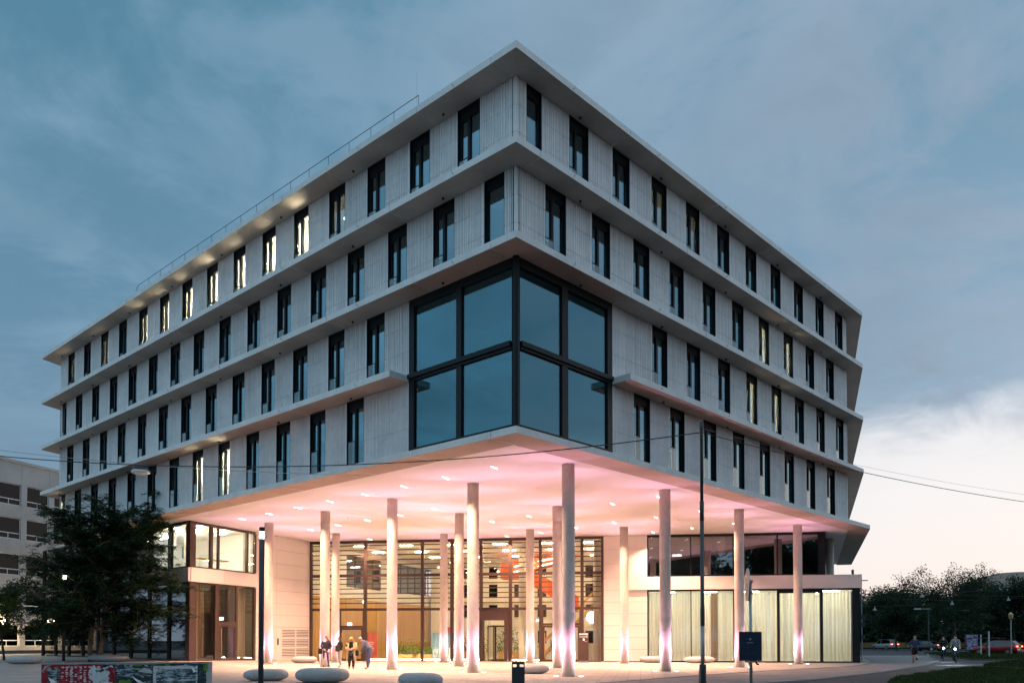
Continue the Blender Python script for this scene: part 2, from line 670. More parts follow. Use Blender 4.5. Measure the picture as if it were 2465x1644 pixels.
# ------------------------------------------------------------------ ground
KERB = [(-14.0, 5.0), (-6.0, 16.0), (3.62, 28.56), (7.97, 34.07), (12.0, 38.6), (16.24, 42.87), (18.62, 45.28), (20.7, 48.2), (22.51, 51.47), (24.28, 54.75), (28.0, 64.0), (38.0, 90.0)]
STRIP = [(-4.0, 5.0), (1.5, 17.0), (8.2, 27.2), (10.8, 29.6), (13.53, 32.92), (16.2, 36.2), (18.45, 39.33), (21.8, 44.2), (24.2, 47.6), (25.9, 50.3), (30.5, 58.0), (36.0, 70.0), (46.0, 90.0)]


def curve_x(pts, y):
    for (x0, y0), (x1, y1) in zip(pts, pts[1:]):
        if y <= y1:
            return x0 + (x1 - x0) * (y - y0) / (y1 - y0)
    return pts[-1][0]


g = MB()
g.add([(-2500, -800, -0.03), (2500, -800, -0.03), (2500, 4000, -0.03), (-2500, 4000, -0.03)], [(0, 1, 2, 3)])
ground = tag(g.build('ground', 'asphalt'), 'dark asphalt ground of the road around the plaza', kind='structure')
ys = [5 + i * 1.25 for i in range(69)]
nx = 72
V, Fc = [], []
for y in ys:
    xk = curve_x(KERB, y)
    for i in range(nx + 1):
        u = i / nx
        x = -75 + (xk + 75) * u ** 0.85
        V.append((x, y, gz(x, y)))
for j in range(len(ys) - 1):
    for i in range(nx):
        a = j * (nx + 1) + i
        Fc.append((a, a + 1, a + nx + 2, a + nx + 1))
plaza = link(bpy.data.objects.new('plaza_pavement', npmesh('plaza_pavement', V, Fc, 'pavers')))
tag(plaza, 'light concrete paving of the plaza in front of the building', kind='structure')
V, Fc = [], []
for y in ys[:60]:
    a, b = curve_x(KERB, y) + 0.13, curve_x(STRIP, y)
    for i in range(7):
        V.append((a + (b - a) * i / 6, y, -0.006))
for j in range(59):
    for i in range(6):
        a = j * 7 + i
        Fc.append((a, a + 1, a + 8, a + 7))
footway = tag(link(bpy.data.objects.new('footway_pavement', npmesh('footway_pavement', V, Fc, 'footway'))), 'grey slab footway curving round the corner of the plaza', kind='structure')
for nm, pts, wd, mt, z, lab in (('kerb', KERB, 0.12, 'kerb', 0.012, 'flush kerb line curving along the plaza edge'), ('kerb', STRIP, 0.14, 'kerb', 0.03, 'kerb of the footway beside road and lawn')):
    kb = MB()
    ks = []
    y = 20.0
    while y < 88:
        ks.append((curve_x(pts, y), y))
        y += 0.98
    for (x0, y0), (x1, y1) in zip(ks, ks[1:]):
        f = Fr((x0, y0), (x1 - x0, y1 - y0))
        L = math.hypot(x1 - x0, y1 - y0)
        kb.box(0.006, L - 0.006, -wd, 0, -0.08, z, f)
    tag(kb.build('kerb', mt), lab, kind='structure')

# uplights let into the paving, a pair beside every column
COLS = [('A', -14.74, 49.01), ('B', -10.34, 44.73), ('C', -11.74, 53.82), ('D', -6.03, 40.69), ('E', -4.56, 54.08), ('F', -2.97, 45.42), ('G', -1.77, 36.65), ('H', 1.16, 51.91), ('I', 2.41, 42.94), ('J', 2.28, 32.69), ('K', 7.04, 50.82), ('L', 7.24, 38.23), ('M', 12.34, 43.91), ('N', 17.61, 49.82)]
WD = (0.98796, -0.15472)
lens_me = MB().lathe([(0.10, 0), (0.10, 0.012), (0.085, 0.014), (0.0001, 0.015)], n=16).mesh('ground_light', 'uplens')
ring_me = MB().lathe([(0.125, 0), (0.125, 0.008), (0.10, 0.010), (0.1, 0.0)], n=16).mesh('trim_ring', 'galv')
for nm, x, y in COLS:
    for sgn in (-1, 1):
        px, py = x + WD[0] * 0.5 * sgn, y + WD[1] * 0.5 * sgn - 0.05
        z = gz(px, py) + 0.004
        gl = inst('ground_light', lens_me, plaza, Matrix.Translation((px, py, z)))
        inst('trim_ring', ring_me, gl, Matrix.Translation((px, py, z)))
        lamp('uplight_beam', 'SPOT', (px, py, z + 0.03), 660.0, (1.0, 0.44, 0.74), gl, (0, 0, 1), spot_size=rad(60), spot_blend=1.0, shadow_soft_size=0.06)
        lamp('uplight_spill', 'SPOT', (px, py, z + 0.03), 10.0, (0.85, 0.28, 1.0), gl, (0, 0, 1), spot_size=rad(110), spot_blend=1.0, shadow_soft_size=0.06)
        lamp('uplight_flood', 'SPOT', (px, py, z + 0.03), 55.0, (1.0, 0.42, 0.44), gl, (0, 0, 1), spot_size=rad(112), spot_blend=1.0, shadow_soft_size=0.08)

# ------------------------------------------------------------------ the office building
WC = (0.14, 27.74)                     # facade corner
DL, DR = (-0.74235, 0.67001), (0.68747, 0.72621)
CS = (0.14, 26.41)                     # corner of the projecting slabs
ZT = [21.36, 18.18, 14.99, 11.79, 8.81]
TH = 0.245
LENL, LENR = 42.92, 29.62
END_L, END_R = (0.326, 0.9454), (0.347, 0.9379)
bld = empty('office_building', (WC[0], WC[1] + 8, 0))
tag(bld, 'five-storey white concrete office building on slender columns with pink-lit undercroft', 'building')


def along(o, d, s):
    return (o[0] + d[0] * s, o[1] + d[1] * s)


FL = Fr(along(WC, DL, LENL), (-DL[0], -DL[1]))     # left facade, s from its far end to the corner
FRR = Fr(WC, DR)                                    # right facade, s from the corner
L1 = [1.75, 4.45, 7.14, 9.84, 12.59, 15.3, 18.04, 20.8, 23.57, 26.31, 29.08, 31.95, 34.71, 37.56, 40.34]
L2 = [3.08, 5.78, 8.48, 11.2, 13.95, 16.64, 19.42, 22.19, 24.91, 27.68, 30.46, 33.25, 36.07, 38.88, 41.72]
R1 = [2.91, 5.63, 8.39, 11.13, 13.9, 16.7, 19.44, 22.24, 25.07, 27.88]
R2 = [1.55, 4.28, 7.04, 9.75, 12.54, 15.29, 18.06, 20.91, 23.67, 26.49]
WW = 1.17
rows = [(ZT[1], ZT[0] - TH), (ZT[2], ZT[1] - TH), (ZT[3], ZT[2] - TH), (ZT[4], ZT[3] - TH)]
BOXL, BOXR = 5.61, 5.53                # the glazed corner covers this much of rows 3 and 4

# openings measured from the corner: (start, width)
openL = [[(a, WW) for a in L1], [(0.55, 0.99)] + [(a, WW) for a in L2], [(a, WW) for a in L1[2:]], [(a, WW) for a in L2[2:]]]
openR = [[(0.54, 0.82)] + [(a, WW) for a in R1], [(a, WW) for a in R2], [(a, WW) for a in R1[2:]], [(a, WW) for a in R2[2:]]]
for r in openL:
    r[-1] = (r[-1][0], min(WW, LENL - r[-1][0] - 0.03))

litL = {(0, k): 1.0 for k in (5, 6, 7, 8)}
litL.update({(0, 4): 1.25, (0, 9): 0.8, (0, 10): 0.6, (0, 14): 0.28, (3, 4): 1.1, (3, 5): 1.1, (3, 12): 0.5, (0, 3): 0.02, (0, 12): 0.2})
litR = {(0, 3): 0.012, (0, 4): 0.01, (1, 6): 0.11, (1, 7): 0.09, (2, 3): 0.09, (2, 4): 0.08}

_wm = {}


def window_meshes(wd, h, two, near=False):
    key = (round(wd, 2), round(h, 2), two, near)
    if key in _wm:
        return _wm[key]
    f = MB()
    d0, d1 = 0.12, 0.21          # frame depth zone
    f.box(0.0, 0.022, 0.005, d1, 0, h)
    f.box(wd - 0.022, wd, 0.005, d1, 0, h)
    f.box(0.022, wd - 0.022, 0.005, d1, h - 0.03, h)
    f.box(0.022, wd - 0.022, 0.01, d1, 0, 0.03)
    f.box(0.022, wd - 0.022, d0 - 0.02, d1, h - 0.33, h - 0.03)      # blind box
    fr = 0.055
    top = h - 0.33
    if two:
        ms = [(0.022, 0.50), (0.50, wd - 0.022)]
        f.box(0.44, 0.56, d0 - 0.03, d1, 0.03, top)
    else:
        ms = [(0.022, wd - 0.022)]
    panes = []
    for i, (a, b) in enumerate(ms):
        e = 0.085 if (two and i == 0) else fr
        tp = top - (0.10 if (two and i == 0) else 0.03)
        f.box(a, a + e, d0, d1 - 0.01, 0.03, top)
        f.box(b - e, b, d0, d1 - 0.01, 0.03, top)
        f.box(a + e, b - e, d0, d1 - 0.01, tp, top)
        f.box(a + e, b - e, d0, d1 - 0.01, 0.03, 0.09)
        panes.append((a + e, b - e, 0.09, tp))
    fm = f.mesh('window_frame', 'anthracite')
    pm = []
    for (a, b, z0, z1) in panes:
        pm.append(MB().box(a, b, d0 + 0.03, d0 + 0.055, z0, z1).mesh('pane', 'glass_up'))
    bal = MB().box(0.03, 0.47, 0.035, 0.052, 0.06, 1.0).mesh('glass_balustrade', 'glass_rail') if two else None
    hr = MB().box(0.024, 0.49, 0.03, 0.057, 1.0, 1.03).mesh('handrail', 'anthracite') if two else None
    rm = []
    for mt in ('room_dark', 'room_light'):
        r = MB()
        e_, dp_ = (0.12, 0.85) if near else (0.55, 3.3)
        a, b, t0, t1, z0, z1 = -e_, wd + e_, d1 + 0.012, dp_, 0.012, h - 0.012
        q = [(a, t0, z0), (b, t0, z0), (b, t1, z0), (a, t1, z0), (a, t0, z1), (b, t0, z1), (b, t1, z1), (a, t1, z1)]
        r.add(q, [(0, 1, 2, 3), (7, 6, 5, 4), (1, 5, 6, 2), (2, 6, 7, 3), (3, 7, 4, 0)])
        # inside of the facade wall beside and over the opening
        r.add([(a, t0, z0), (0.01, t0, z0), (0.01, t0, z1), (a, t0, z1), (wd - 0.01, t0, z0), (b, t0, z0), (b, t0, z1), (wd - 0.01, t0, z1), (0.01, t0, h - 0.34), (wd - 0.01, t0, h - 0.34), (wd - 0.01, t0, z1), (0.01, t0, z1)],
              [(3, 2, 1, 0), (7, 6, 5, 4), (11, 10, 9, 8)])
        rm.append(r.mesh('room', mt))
    _wm[key] = (fm, pm, bal, hr, rm)
    return _wm[key]


def curtain_mesh(wd, h, mt, amp=0.05, per=0.14, seed=0):
    rg = random.Random(seed)
    n = max(6, int(wd / per * 4))
    V, F = [], []
    ph = rg.random() * 6
    for i in range(n + 1):
        x = wd * i / n
        y = amp * (math.sin(x / per * 6.283 + ph) + 0.5 * math.sin(x / per * 2.9 + ph * 2))
        V += [(x, y, 0), (x, y * 0.8 + 0.01, h)]
    for i in range(n):
        F.append((2 * i, 2 * i + 2, 2 * i + 3, 2 * i + 1))
    m = MB().add(V, F).mesh('curtain', mt, True)
    return m


cur_me = {(k, h): curtain_mesh(0.34 + 0.05 * k, h, 'curtain_white', 0.03, 0.12, k) for k in range(3) for h in (2.55, 2.36)}
lum_me = {}


def luminaire(power):
    key = round(power, 2)
    if key not in lum_me:
        m = emit('room_lamp_%d' % int(key * 100), (1.0, 0.80, 0.54), 330.0 * key)
        lum_me[key] = MB().box(-0.45, 0.45, -0.14, 0.14, 0, 0.07).mesh('luminaire', 'room_lamp_%d' % int(key * 100))
    return lum_me[key]


def place_windows(fr, opens, lit, left):
    for r, ops in enumerate(opens):
        z0, z1 = rows[r]
        h = z1 - z0
        for k, (a, wd) in enumerate(ops):
            s = (LENL - a - wd) if left else a
            fm, pm, bal, hr, rm = window_meshes(wd, h, wd > 1.0, a < 3.7)
            M = fr.mx(s, 0, z0)
            wo = inst('window', fm, bld, M)
            for p in pm:
                inst('pane', p, wo, M)
            if bal:
                inst('glass_balustrade', bal, wo, M)
                inst('handrail', hr, wo, M)
            lv = lit.get((r, k), 0)
            inst('room', rm[1 if lv else 0], wo, M)
            if lv:
                inst('luminaire', luminaire(lv), wo, M @ Matrix.Translation((wd / 2, 0.80, h - 1.0)))
            if not lv and (k * 5 + r * 7) % 6 == 0 and wd > 1.0:
                hb_ = (0.55, 0.95, 1.5)[(k + r) % 3]
                MB().box(0.03, wd - 0.03, 0.225, 0.24, h - 0.35 - hb_, h - 0.35).build('blind', 'blind', wo, M)
            if lv or (k * 7 + r * 3) % 5 == 0:
                c = cur_me[((k + r) % 3, 2.55 if r < 3 else 2.36)]
                inst('curtain', c, wo, M @ Matrix.Translation((0.03 if k % 2 else 0.10, 0.40, 0.04)))
                if lv and k % 3 != 1:
                    inst('curtain', c, wo, M @ Matrix.Translation((wd - 0.36, 0.42, 0.04)))


place_windows(FL, openL, litL, True)
place_windows(FRR, openR, litR, False)

# fluted cladding panels between the windows: three courses to a storey
_pm = {}


def panel_mesh(wd, h, v):
    key = (round(wd, 1), round(h, 2), v)
    if key in _pm:
        return _pm[key]
    rg = random.Random(hash(key) % 1000)
    xs, x = [], 0.0
    wn = round(wd, 1)
    while x < wn - 0.05:
        rib = rg.choice((0.030, 0.042, 0.060))
        gap = rg.choice((0.030, 0.042, 0.052))
        xs.append((x, min(x + rib, wn)))
        x += rib + gap
    xs[-1] = (xs[-1][0], wn)
    prof = []
    dp = 0.06
    for i, (a, b) in enumerate(xs):
        prof += [(a, 0.0), (b, 0.0)]
        if i < len(xs) - 1:
            prof += [(b + 0.004, dp), (xs[i + 1][0] - 0.004, dp)]
    V = [(px, py, z) for z in (0.009, h - 0.009) for px, py in prof]
    n = len(prof)
    F = [(i, i + 1, n + i + 1, n + i) for i in range(n - 1)]
    b = len(V)
    V += [(0, 0.10, 0.006), (wn, 0.10, 0.006), (wn, 0.10, h - 0.006), (0, 0.10, h - 0.006)]
    F += [(b, 0, n, b + 3), (n - 1, b + 1, b + 2, 2 * n - 1), tuple([b + 1] + [i for i in range(n - 1, -1, -1)] + [b]), tuple([b + 3] + [n + i for i in range(n)] + [b + 2])]
    _pm[key] = MB().add(V, F).mesh('cladding_panel', 'facade')
    return _pm[key]


backing = MB()
far_panels = MB()
npan = 0


def place_panels(fr, opens, left, length):
    global npan
    for r, ops in enumerate(opens):
        z0, z1 = rows[r]
        start = (BOXL if left else BOXR) if r >= 2 else 0.0
        edges = [start] + [e for a, wd in ops for e in (a, a + wd)] + [length]
        for i in range(0, len(edges), 2):
            a, b = edges[i], edges[i + 1]
            if b - a < 0.12:
                continue
            wd = b - a - 0.012
            s = (LENL - b if left else a) + 0.006
            hs = (z1 - z0) / 3
            for c in range(3):
                npan += 1
                wn = round(wd, 1)
                if wn < 0.1:
                    continue
                me = panel_mesh(wd, hs, (i // 2 + r) % 3)
                M = fr.mx(s, 0, z0 + c * hs) @ Matrix.Scale(wd / wn, 4, (1, 0, 0))
                if left and a > 33 or (not left and a > 27.5):
                    # the farthest bays, too small to pick apart: one part
                    b0 = len(far_panels.v)
                    far_panels.v += [tuple(M @ v.co) for v in me.vertices]
                    for p in me.polygons:
                        far_panels.f.append(tuple(b0 + q for q in p.vertices))
                        far_panels.m.append(0)
                else:
                    inst('cladding_panel', me, bld, M)
            backing.box(s, s + wd, 0.11, 0.20, z0, z1, fr)


place_panels(FL, openL, True, LENL)
place_panels(FRR, openR, False, LENR)
far_panels.build('far_cladding_panels', 'facade', bld)["kind"] = "stuff"
backing.build('inner_wall', 'joint', bld)
# end walls (third side and west end)
ew = MB()
for o, d, ln in ((along(WC, DR, LENR), END_R, 26.0), (along(WC, DL, LENL), END_L, 22.0)):
    f = Fr(o, d)
    for z0, z1 in rows:
        if d is END_R:
            ew.box(0.0, ln, 0.02, 0.2, z0 + 0.001, z1 - 0.001, f)
        else:
            ew.box(0.0, ln, -0.2, -0.02, z0 + 0.001, z1 - 0.001, f)
ew.build('end_wall', 'facade', bld)

# projecting slabs, cast in lengths with open joints
OUT_L = (CS[0] - WC[0], CS[1] - WC[1])


def edge_pt(left, s):
    return along(CS, DL if left else DR, s)


NLi = (0.67001, 0.74235)     # inward normals
NRi = (-0.72621, 0.68747)
DEPTH = 1.22
S_END_L, S_END_R = 44.51, 30.72
# inner corner where the two inner edges of the ring meet
def isect(p, d, q, e):
    den = d[0] * e[1] - d[1] * e[0]
    t = ((q[0] - p[0]) * e[1] - (q[1] - p[1]) * e[0]) / den
    return (p[0] + d[0] * t, p[1] + d[1] * t)


def inner_pt(left, s):
    n = NLi if left else NRi
    p = edge_pt(left, s)
    return (p[0] + n[0] * DEPTH, p[1] + n[1] * DEPTH)


INC = isect(inner_pt(True, 0), DL, inner_pt(False, 0), DR)
ENDLI = isect(inner_pt(True, 0), DL, edge_pt(True, S_END_L), END_L)
ENDRI = isect(inner_pt(False, 0), DR, edge_pt(False, S_END_R), END_R)
JN = {0: ([1.16, 5.0, 10.67, 16.07, 21.59, 27.1, 32.7, 38.4], [6.54, 13.4, 19.0, 24.6]),
      1: ([6.55, 13.4, 18.91, 24.4, 29.9, 35.4, 40.6], [1.2, 5.16, 10.7, 16.29, 21.99, 27.2]),
      2: ([1.16, 5.15, 10.65, 16.1, 21.6, 27.1, 32.7, 38.4], [6.54, 12.2, 17.8, 23.4]),
      3: ([13.4, 18.91, 24.4, 29.9, 35.4, 40.6], [11.8, 17.4, 23.0, 28.0])}
GAP = 0.016
for lv in range(4):
    z1 = ZT[lv]
    z0 = z1 - TH
    jl, jr = JN[lv]
    if lv < 3:
        poly = [edge_pt(True, 0), edge_pt(True, jl[0] - GAP), inner_pt(True, jl[0] - GAP), INC, inner_pt(False, jr[0] - GAP), edge_pt(False, jr[0] - GAP)]
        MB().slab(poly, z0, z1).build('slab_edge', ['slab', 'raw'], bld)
        sl, sr = jl, jr
    else:
        sl, sr = [6.49] + jl, [6.46] + jr
    for left, js, end, ei in ((True, sl, S_END_L, ENDLI), (False, sr, S_END_R, ENDRI)):
        for a, b in zip(js, js[1:] + [None]):
            if b is None:
                poly = [edge_pt(left, a + GAP), edge_pt(left, end), ei, inner_pt(left, a + GAP)]
            else:
                poly = [edge_pt(left, a + GAP), edge_pt(left, b - GAP), inner_pt(left, b - GAP), inner_pt(left, a + GAP)]
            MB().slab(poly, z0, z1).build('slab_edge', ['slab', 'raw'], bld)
    # ring past the two ends
    for p, d, ei, ln, sg in ((edge_pt(True, S_END_L), END_L, ENDLI, 24, 1), (edge_pt(False, S_END_R), END_R, ENDRI, 27, -1)):
        q = along(p, d, ln)
        n = (d[1] * sg, -d[0] * sg)
        off = 1.25
        # start level with the inner edge of the front ring
        poly = [ei, q, (q[0] + n[0] * off, q[1] + n[1] * off), isect((ei[0] + n[0] * off, ei[1] + n[1] * off), d, ei, DL if sg > 0 else DR)]
        k0 = 0.01
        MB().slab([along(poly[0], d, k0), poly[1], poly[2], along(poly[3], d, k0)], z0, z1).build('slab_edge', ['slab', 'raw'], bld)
    # floor plate inside the ring
    a, b = inner_pt(True, 0), inner_pt(False, 0)
    el_ = isect(along(ENDLI, (END_L[1], -END_L[0]), 1.26), END_L, ENDLI, DL)
    er_ = isect(along(ENDRI, (-END_R[1], END_R[0]), 1.26), END_R, ENDRI, DR)
    plate = [along(INC, (0, 1), 0.02), along(er_, (0, 1), 0.02), along(er_, END_R, 25), along(el_, END_L, 23), along(el_, (0, 1), 0.02)]
    if lv == 3:
        plate = [along(WC, (0, 1), 9.0)] + plate[1:]
    MB().prism(plate, z0 + 0.006, z1 - 0.006).build('floor_plate', 'soffit', bld)

# little bird-spike hooks on the fascias and sensors under the slabs
hook = MB().tube([(0, 0, 0), (0, -0.06, 0.0), (0, -0.09, 0.07)], 0.012, 6).mesh('drip_hook', 'galv')
sens = MB().lathe([(0.05, 0), (0.055, -0.03), (0.04, -0.07), (0.0001, -0.075)], n=10).mesh('sensor', 'darkmetal')
for lv in range(4):
    for left, ln in ((True, 43), (False, 30)):
        d = DL if left else DR
        n = NLi if left else NRi
        ang = math.atan2(d[1], d[0]) + (math.pi if left else 0)
        s = 3.0 if lv != 3 else 8.6
        while s < ln:
            p = edge_pt(left, s)
            inst('drip_hook', hook, bld, Matrix.Translation((p[0], p[1], ZT[lv] - 0.16)) @ Matrix.Rotation(ang, 4, 'Z'))
            q = (p[0] + d[0] * 1.3 + n[0] * 0.72, p[1] + d[1] * 1.3 + n[1] * 0.72)
            inst('sensor', sens, bld, Matrix.Translation((q[0], q[1], ZT[lv] - TH)))
            s += 5.5

# lightning-rod and roof rail along the left roof edge
rr = MB()
a0, b0 = 4.9, 29.0
pts = [inner_pt(True, s) for s in (a0, b0)]
off = 0.02
P = lambda s, z: (edge_pt(True, s)[0] + NLi[0] * off, edge_pt(True, s)[1] + NLi[1] * off, ZT[0] + z)
rr.tube([P(a0, 0.38), P(b0, 0.38)], 0.013, 6)
rr.tube([P(b0, 0.38), P(b0 + 0.3, 0.12)], 0.013, 6)
s = a0
while s <= b0:
    rr.tube([P(s, 0), P(s, 0.37)], 0.010, 6)
    s += 1.42
rr.build('roof_rail', 'darkmetal', bld)
MB().tube([P(5.0, 0), P(5.0, 1.4)], [0.005, 0.003], 6).build('lightning_rod', 'galv', bld)

# glazed corner over two storeys
ZB0, ZB1 = ZT[4] + 0.0, ZT[2] - TH
gb = MB()
fr_l = Fr(along(WC, DL, BOXL), (-DL[0], -DL[1]))     # s: 0 .. BOXL towards the corner
fr_r = Fr(WC, DR)
ZM = 11.72
for f, ln, mull, left in ((fr_l, BOXL, [(2.66, 2.93)], True), (fr_r, BOXR, [(2.46, 2.80)], False)):
    a, b = (0.0, ln - 0.20) if left else (0.20, ln)
    gb.box(a, b, -0.03, 0.20, ZB1 - 0.30, ZB1 - 0.004, f)
    gb.box(a, b, -0.03, 0.20, ZB0 + 0.004, ZB0 + 0.10, f)
    e = (0.0, 0.30) if left else (ln - 0.30, ln)
    gb.box(e[0], e[1], -0.028, 0.198, ZB0 + 0.10, ZB1 - 0.30, f)
    gb.box(a, b, -0.12, 0.19, ZM - 0.07, ZM + 0.10, f)
    gb.box(a, b, -0.04, 0.185, ZM - 0.17, ZM - 0.07, f)
    for m0, m1 in mull:
        gb.box(m0, m1, -0.026, 0.196, ZB0 + 0.1, ZB1 - 0.30, f)
gb.prism([along(WC, DL, 0.20), along(WC, DR, 0.20), along(WC, (0, 1), 0.35)], ZB0 + 0.004, ZB1 - 0.004)
gbo = gb.build('corner_glazing', 'anthracite', bld)
MB().tube([(WC[0], WC[1] + 0.02, ZB0), (WC[0], WC[1] + 0.02, ZM - 0.2), (WC[0], WC[1] + 0.02, ZB1 - 0.01)], 0.12, 14).build('corner_post', 'anthracite', gbo)
for f, ln, spans in ((fr_l, BOXL, [(0.30, 2.66), (2.93, 5.41)]), (fr_r, BOXR, [(0.20, 2.46), (2.80, 5.23)])):
    for a, b in spans:
        for z0, z1 in ((ZB0 + 0.10, ZM - 0.17), (ZM + 0.10, ZB1 - 0.30)):
            MB().box(a, b, 0.05, 0.08, z0, z1, f).build('pane', 'glass_box', gbo)
        MB().box(a, b, 0.10, 0.14, ZM - 0.55, ZM - 0.50, f).build('rail', 'anthracite', gbo)
# room behind the glazed corner
rb = MB()
pa, pb = along(WC, DL, BOXL), along(WC, DR, BOXR)
bk = [pa, along(pa, NLi, 5.5), along(pb, NRi, 5.5), pb]
for p, q in zip(bk, bk[1:]):
    rb.add([(p[0], p[1], ZB0), (q[0], q[1], ZB0), (q[0], q[1], ZB1), (p[0], p[1], ZB1)], [(0, 1, 2, 3)])
fin = [along(WC, (0, 1), 1.6)] + [along(pa, NLi, 0.9), along(pa, NLi, 5.4), along(pb, NRi, 5.4), along(pb, NRi, 0.9)]
rb.prism(fin, ZM - 0.2, ZM)
rb.build('corner_room', 'room_dark', bld)

# soffit slab over the undercroft
OUT = 0.10
C5 = (WC[0], WC[1] - OUT * 1.4)
R5 = along(C5, DR, 33.1)
L5 = along(C5, DL, 44.0)
ZS = ZT[4] - TH
jl5 = [1.2, 5.4, 9.2, 14.7, 20.2, 25.7, 31.2, 36.7]
jr5 = [2.9, 6.6, 12.2, 17.8, 23.4, 29.0]
DP5 = 1.28
i5 = lambda left, s: along(along(C5, DL if left else DR, s), NLi if left else NRi, DP5)
INC5 = isect(i5(True, 0), DL, i5(False, 0), DR)
e5l = isect(i5(True, 0), DL, L5, END_L)
e5r = isect(i5(False, 0), DR, R5, END_R)
ep5 = lambda left, s: along(C5, DL if left else DR, s)
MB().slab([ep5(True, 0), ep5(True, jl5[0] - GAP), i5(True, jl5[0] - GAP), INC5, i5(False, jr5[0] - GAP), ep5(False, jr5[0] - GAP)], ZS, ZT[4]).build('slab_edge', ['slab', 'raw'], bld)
for left, js, endp, ei in ((True, jl5, L5, e5l), (False, jr5, R5, e5r)):
    for a, b in zip(js, js[1:] + [None]):
        if b is None:
            poly = [ep5(left, a + GAP), endp, ei, i5(left, a + GAP)]
        else:
            poly = [ep5(left, a + GAP), ep5(left, b - GAP), i5(left, b - GAP), i5(left, a + GAP)]
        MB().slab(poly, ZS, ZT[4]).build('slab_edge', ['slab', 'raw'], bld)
q = along(R5, END_R, 26)
n3 = (-END_R[1], END_R[0])
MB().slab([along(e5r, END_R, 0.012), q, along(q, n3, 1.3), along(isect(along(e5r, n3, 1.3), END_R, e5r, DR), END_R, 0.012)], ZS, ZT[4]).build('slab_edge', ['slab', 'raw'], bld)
er5 = isect(along(e5r, n3, 1.312), END_R, e5r, DR)
cpoly = [along(INC5, (0, 1), 0.02), along(er5, (0, 1), 0.02), along(er5, END_R, 25), along(e5l, END_L, 23), along(e5l, (0, 1), 0.02)]
MB().prism(cpoly, ZS + 0.004, ZT[4] - 0.004).build('ceiling', 'ceiling', bld)

# columns
def column(x, y, z0, z1):
    c = MB()
    c.lathe([(0.262, z0), (0.262, z0 + (z1 - z0) * 0.30), (0.2595, z0 + (z1 - z0) * 0.302), (0.262, z0 + (z1 - z0) * 0.304), (0.262, z0 + (z1 - z0) * 0.62), (0.2595, z0 + (z1 - z0) * 0.622), (0.262, z0 + (z1 - z0) * 0.624), (0.262, z1)], (x, y, 0), 32)
    o = c.build('column', 'column', bld, smooth=True)
    MB().lathe([(0.275, z1 - 0.035), (0.275, z1 - 0.002)], (x, y, 0), 32).build('collar', 'soffit', o)
    return o


for nm, x, y in COLS:
    column(x, y, gz(x, y) - 0.02, ZS)
column(22.22, 56.5, 5.70, ZS)

# recessed ceiling lights of the undercroft
DLS = [(-15.86, 47.42), (-13.69, 45.5), (-11.52, 43.4), (-9.35, 41.4), (-7.19, 39.44), (-5.01, 37.42), (-2.92, 35.4), (-0.73, 33.25), (-12.99, 52.09), (-10.77, 50.0), (-8.58, 47.98), (-6.38, 45.98), (-4.21, 43.82), (-10.02, 56.95), (-1.2, 48.49), (0.96, 46.4), (5.25, 42.17), (7.29, 40.11), (-0.34, 55.37), (1.9, 53.42), (4.05, 51.12), (6.19, 48.91), (8.35, 46.83), (10.42, 44.65), (9.3, 53.3), (11.44, 51.36), (13.54, 49.33)]
dl_me = MB().box(-0.02, 0.02, -0.26, 0.26, -0.012, 0.004).mesh('ceiling_light', 'downlight')
for x, y in DLS:
    M = Matrix.Translation((x, y, ZS)) @ Matrix.Rotation(-rad(26), 4, 'Z')
    o = inst('ceiling_light', dl_me, bld, M)
    lamp('downlight_beam', 'AREA', (x, y, ZS - 0.03), 240.0, (1.0, 0.57, 0.36), o, (0, 0, -1), shape='RECTANGLE', size=0.34, size_y=0.035, spread=rad(115))
sm = MB().lathe([(0.07, 0), (0.07, -0.03), (0.0001, -0.035)], n=10).mesh('smoke_detector', 'white_paint')
for x, y in ((-9.6, 47.2), (-3.4, 53.0), (-7.4, 54.6), (1.2, 37.8), (5.4, 53.2), (9.9, 48.0), (-3.0, 41.2), (12.6, 47.2)):
    inst('smoke_detector', sm, bld, Matrix.Translation((x, y, ZS)))

# ------------------------------------------------------------------ ground-floor front: one long wall W
W0 = (-14.57, 58.40)
FW = Fr(W0, WD)                       # s along the wall to the right, t inwards
ZSW = ZS - 0.006
entry = MB()
for s0, s1 in ((0.0, 0.17), (2.05, 2.15), (4.05, 4.26), (6.2, 6.3), (8.25, 8.46), (10.38, 10.59), (12.46, 12.68), (14.53, 14.75), (16.63, 16.84), (19.5, 19.71), (20.90, 21.07)):
    thick = (s1 - s0) > 0.15
    entry.box(s0, s1, -0.09 if thick else -0.04, 0.12, 3.74 if not thick else 0.03, ZSW, FW)
    if thick:
        continue
for z0, z1 in ((8.38, ZSW), (5.97, 6.17), (3.56, 3.74), (0.0, 0.07)):
    entry.box(0.17, 20.90, -0.06, 0.11, z0, z1, FW)
entry_o = entry.build('entrance_glazing', 'bronze', bld)
bays = [(0.17, 2.05), (2.15, 4.05), (4.26, 6.2), (6.3, 8.25), (8.46, 10.38), (10.59, 12.46), (12.68, 14.53), (14.75, 16.63), (16.84, 19.5), (19.71, 20.90)]
for a, b in bays:
    sl = MB().box(a + 0.004, b - 0.004, -0.16, -0.065, 0, 0.065, Fr((0, 0), (1, 0))).mesh('slat', 'bronze')
    for z in [3.74 + 0.345 * k for k in range(1, 7)] + [6.17 + 0.34 * k for k in range(1, 7)]:
        inst('slat', sl, entry_o, FW.mx(0, 0, z - 0.03))
    for z0, z1 in ((3.74, 5.97), (6.17, 8.38)):
        MB().box(a, b, 0.02, 0.045, z0, z1, FW).build('pane', 'glass_lobby', entry_o)
